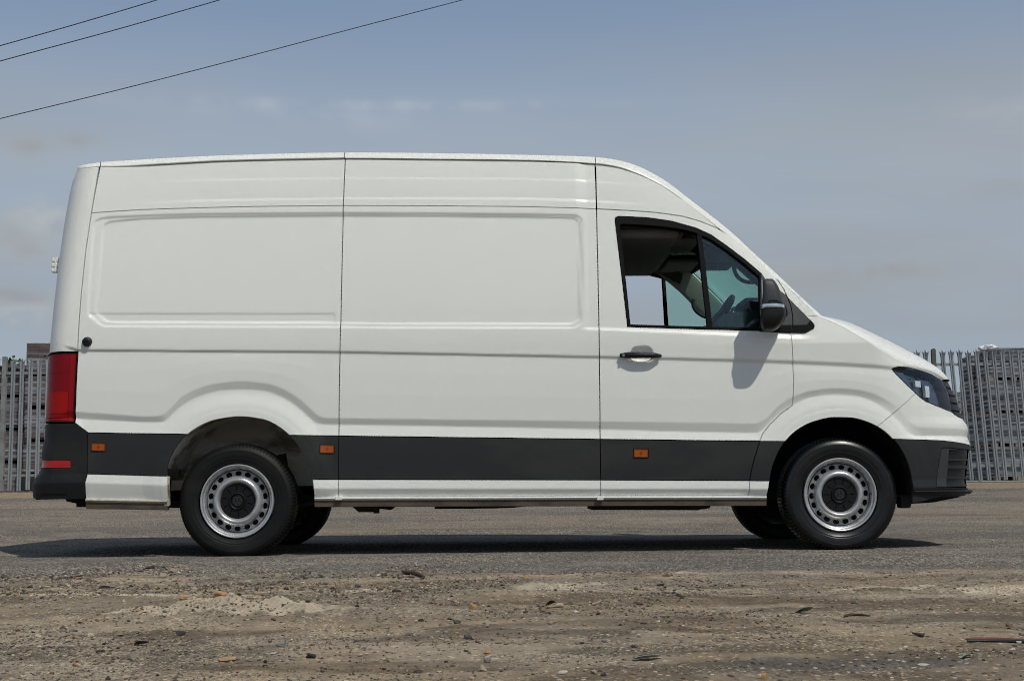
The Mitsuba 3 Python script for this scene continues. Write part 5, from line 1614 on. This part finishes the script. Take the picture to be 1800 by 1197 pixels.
def crumple(x, y, z, w, d, h, lab, m="film_white", seed=1):
    s = icosphere(3, 1.0)
    v_ = s.vertices * (1 + 1.0 * (meshkit.fbm(s.vertices * 2.4 + seed, 4, seed)[:, None] - .5))
    v_ = v_ * [w / 2, d / 2, h / 2] + [x, y, z + h * .3]
    k = litter("loose_film", trimesh.Trimesh(v_, s.faces, process=False), m, lab, "plastic film", 25)


LAY = .667
ORD = ["bottom", "second", "third", "topmost"]
xr_, yr_ = float(at(1741, 700, 19.0)[0]), 19.0
for c_ in range(2):
    for dp_ in range(2):
        for l_ in range(4):
            where = (("front", "rear")[dp_], ("left", "right")[c_])
            pack(xr_ + PW / 2 + c_ * (PW + .06), yr_ + PD / 2 + dp_ * (PD + .10), ZB + l_ * LAY - (.05 if dp_ and l_ == 3 else 0), "grey",
                 f"film-wrapped grey brick pallet, {ORD[l_]} of the {where[0]} {where[1]} stack at the right")
crumple(xr_ + .12, yr_ + .3, ZB + 4 * LAY - .02, .36, .4, .15, "crumpled film bundled on top of the right brick stack", seed=4)
xl_ = float(at(44, 640, 19.0)[0])
for c_ in range(2):
    for l_ in range(4):
        pack(xl_ + PW / 2 + c_ * (PW + .05), 19.4, ZB + .28 + l_ * LAY, "brown", f"brown brick pallet, {ORD[l_]} of the {('left', 'right')[c_]} tall stack behind the left fence")
for c_ in range(2):
    for l_ in range(4):
        pack(xl_ + PW / 2 + c_ * (PW + .05), 19.4 + PD + .06, ZB + .28 + l_ * LAY - .03, "brown", f"brown brick pallet, {ORD[l_]} of the row hidden behind the {('left', 'right')[c_]} tall stack", wrap=False)
        pack(xl_ - .62 - c_ * (PW + .05), 19.9 + PD + .06, ZB - .15 + l_ * LAY, "brown", f"brown brick pallet, {ORD[l_]} of the row hidden behind the {('low', 'leftmost low')[c_]} stack", wrap=False)
for c_ in range(2):
    put("stack_plinth", bx(xl_ + c_ * (PW + .05), xl_ + PW + c_ * (PW + .05), 19.0, 19.8, ZB - .1, ZB + .272), "gnd_dark" if False else "chassis")
crumple(xl_ + .62, 19.4, ZB + .28 + 4 * LAY - .02, .75, .6, .12, "crumpled pale film lying on top of the left brown stack", seed=9)
labels["stack_plinth"] = {"label": "dark low plinth under the left brown brick stack", "category": "plinth"}
labels["stack_plinth_001"] = {"label": "dark low plinth under the right brown brick stack", "category": "plinth"}
for c_ in range(2):
    for l_ in range(4):
        pack(xl_ - .62 - c_ * (PW + .05), 19.9, ZB - .12 + l_ * LAY, "brown", f"brown brick pallet, {ORD[l_]} of the {('low', 'leftmost low')[c_]} stack at the far left")
sheet_ = np.stack(np.meshgrid(np.linspace(-1.25, 1.15, 14), np.linspace(-.6, .6, 8), indexing="ij"), -1)
zz_ = .14 * np.exp(-((sheet_[..., 0] + .5) / .7) ** 2) + .03 * meshkit.fbm(np.concatenate([sheet_ * 4, sheet_[..., :1] * 0], -1), 3, 3) - .12 * np.clip((sheet_[..., 0] - .1), 0, 2)
cover = grid_mesh(np.concatenate([sheet_, zz_[..., None]], -1))
cover = join([cover, cover.copy().apply_translation([0, 0, -.006])])
cover.apply_translation([xl_ - 1.15, 19.9, ZB - .12 + 4 * LAY + .005])
litter("cover_sheet", cover, "film_white", "pale grey sheet sloping over the low brick stack at the far left", "sheet")
xf_ = float(at(1690, 700, 33.0)[0])
for c_ in range(2):
    for l_ in range(4):
        pack(xf_ - PW / 2 - c_ * (PW + .06), 33.4, ZB + .05 + l_ * LAY, "grey", f"distant grey brick pallet, {ORD[l_]} of the {('right', 'left')[c_]} far stack past the van's nose")

# ---------------------------------------------------------------- trees beyond the left stacks
mat("bark", dusty((.07, .055, .04), (.11, .09, .07), 1, 6), .9)
scene["leaf_green"] = {"type": "twosided", "bsdf": {"type": "diffuse", "reflectance": {"type": "mesh_attribute", "name": "vertex_color"}}}


def tree(x, y, z0, zt_, w, lab, seed):
    r = np.random.default_rng(seed)
    key = numbered("distant_tree")
    labels[key] = {"label": lab, "category": "tree"}
    limbs = [tube(curve([[x, y, z0], [x + .1, y, z0 + (zt_ - z0) * .3], [x - .05, y + .1, z0 + (zt_ - z0) * .7]], 10), np.linspace(.16, .05, 10), 8)]
    for k in range(6):
        a_ = k * 1.05 + r.random()
        b0 = np.array([x, y, z0 + (zt_ - z0) * (.3 + .07 * k)])
        limbs.append(tube([b0, b0 + [.25 * w * math.cos(a_), .25 * w * math.sin(a_), .5], b0 + [.42 * w * math.cos(a_), .42 * w * math.sin(a_), .9]], [.05, .035, .015], 6))
    put(key + "__trunk", join(limbs), "bark", 40)
    n_ = 2600
    cl = np.stack([x + (r.random(26) - .5) * w * .8, y + (r.random(26) - .5) * w * .8, z0 + (zt_ - z0) * (.45 + .5 * r.random(26))], 1)
    which = r.integers(26, size=n_)
    c_ = cl[which] + r.normal(size=(n_, 3)) * [w * .10, w * .10, (zt_ - z0) * .055]
    u_ = r.normal(size=(n_, 3))
    u_ /= np.linalg.norm(u_, axis=1, keepdims=True)
    w_ = np.cross(u_, r.normal(size=(n_, 3)))
    w_ /= np.linalg.norm(w_, axis=1, keepdims=True)
    s_ = .055 + .05 * r.random((n_, 1))
    q = np.stack([c_ - u_ * s_ * 1.7, c_ + w_ * s_ * .7, c_ + u_ * s_ * 1.7, c_ - w_ * s_ * .7], 1)
    f_ = np.arange(n_)[:, None] * 4
    f_ = np.vstack([f_ + [0, 1, 2], f_ + [0, 2, 3]])
    g_c = np.array([.040, .062, .022]) * (.6 + .8 * r.random((n_, 1))) + np.array([.02, .015, .0]) * r.random((n_, 1))
    k = put(key + "__crown", (q.reshape(-1, 3), f_), "leaf_green", False, color=np.repeat(g_c, 4, 0))


for (px_, py_, dd, w_, lab, sd) in ((4, 643, 40, 1.5, "leafy green tree top at the left edge, behind the low stack", 1), (34, 645, 46, 1.5, "smaller green tree top left of the brown brick stack", 2), (-60, 650, 44, 2.2, "bushy tree beyond the fence outside the left edge", 3)):
    p_ = at(px_, py_, dd)
    tree(float(p_[0]), dd, ZB, float(p_[2]), w_, lab, sd)

# ---------------------------------------------------------------- overhead wires
mat("wire", (.02, .018, .02), .6)
for pxs, lab in (([(-60, 97.5), (0, 81), (139, 41.5), (278, 0), (360, -25)], "uppermost overhead wire at the top left"), ([(-60, 125), (0, 108), (194, 55.5), (388, 0), (470, -24)], "middle overhead wire at the top left"),
                 ([(-60, 224), (0, 209), (210, 158), (420, 104), (620, 51), (815, 0), (900, -23)], "lowest and longest overhead wire across the upper left sky")):
    k = litter("overhead_wire", tube(curve([at(x, y, 9.0 + .002 * x) for x, y in pxs], 40), .0066 if "longest" not in lab else .0060, 6), "wire", lab, "wire")
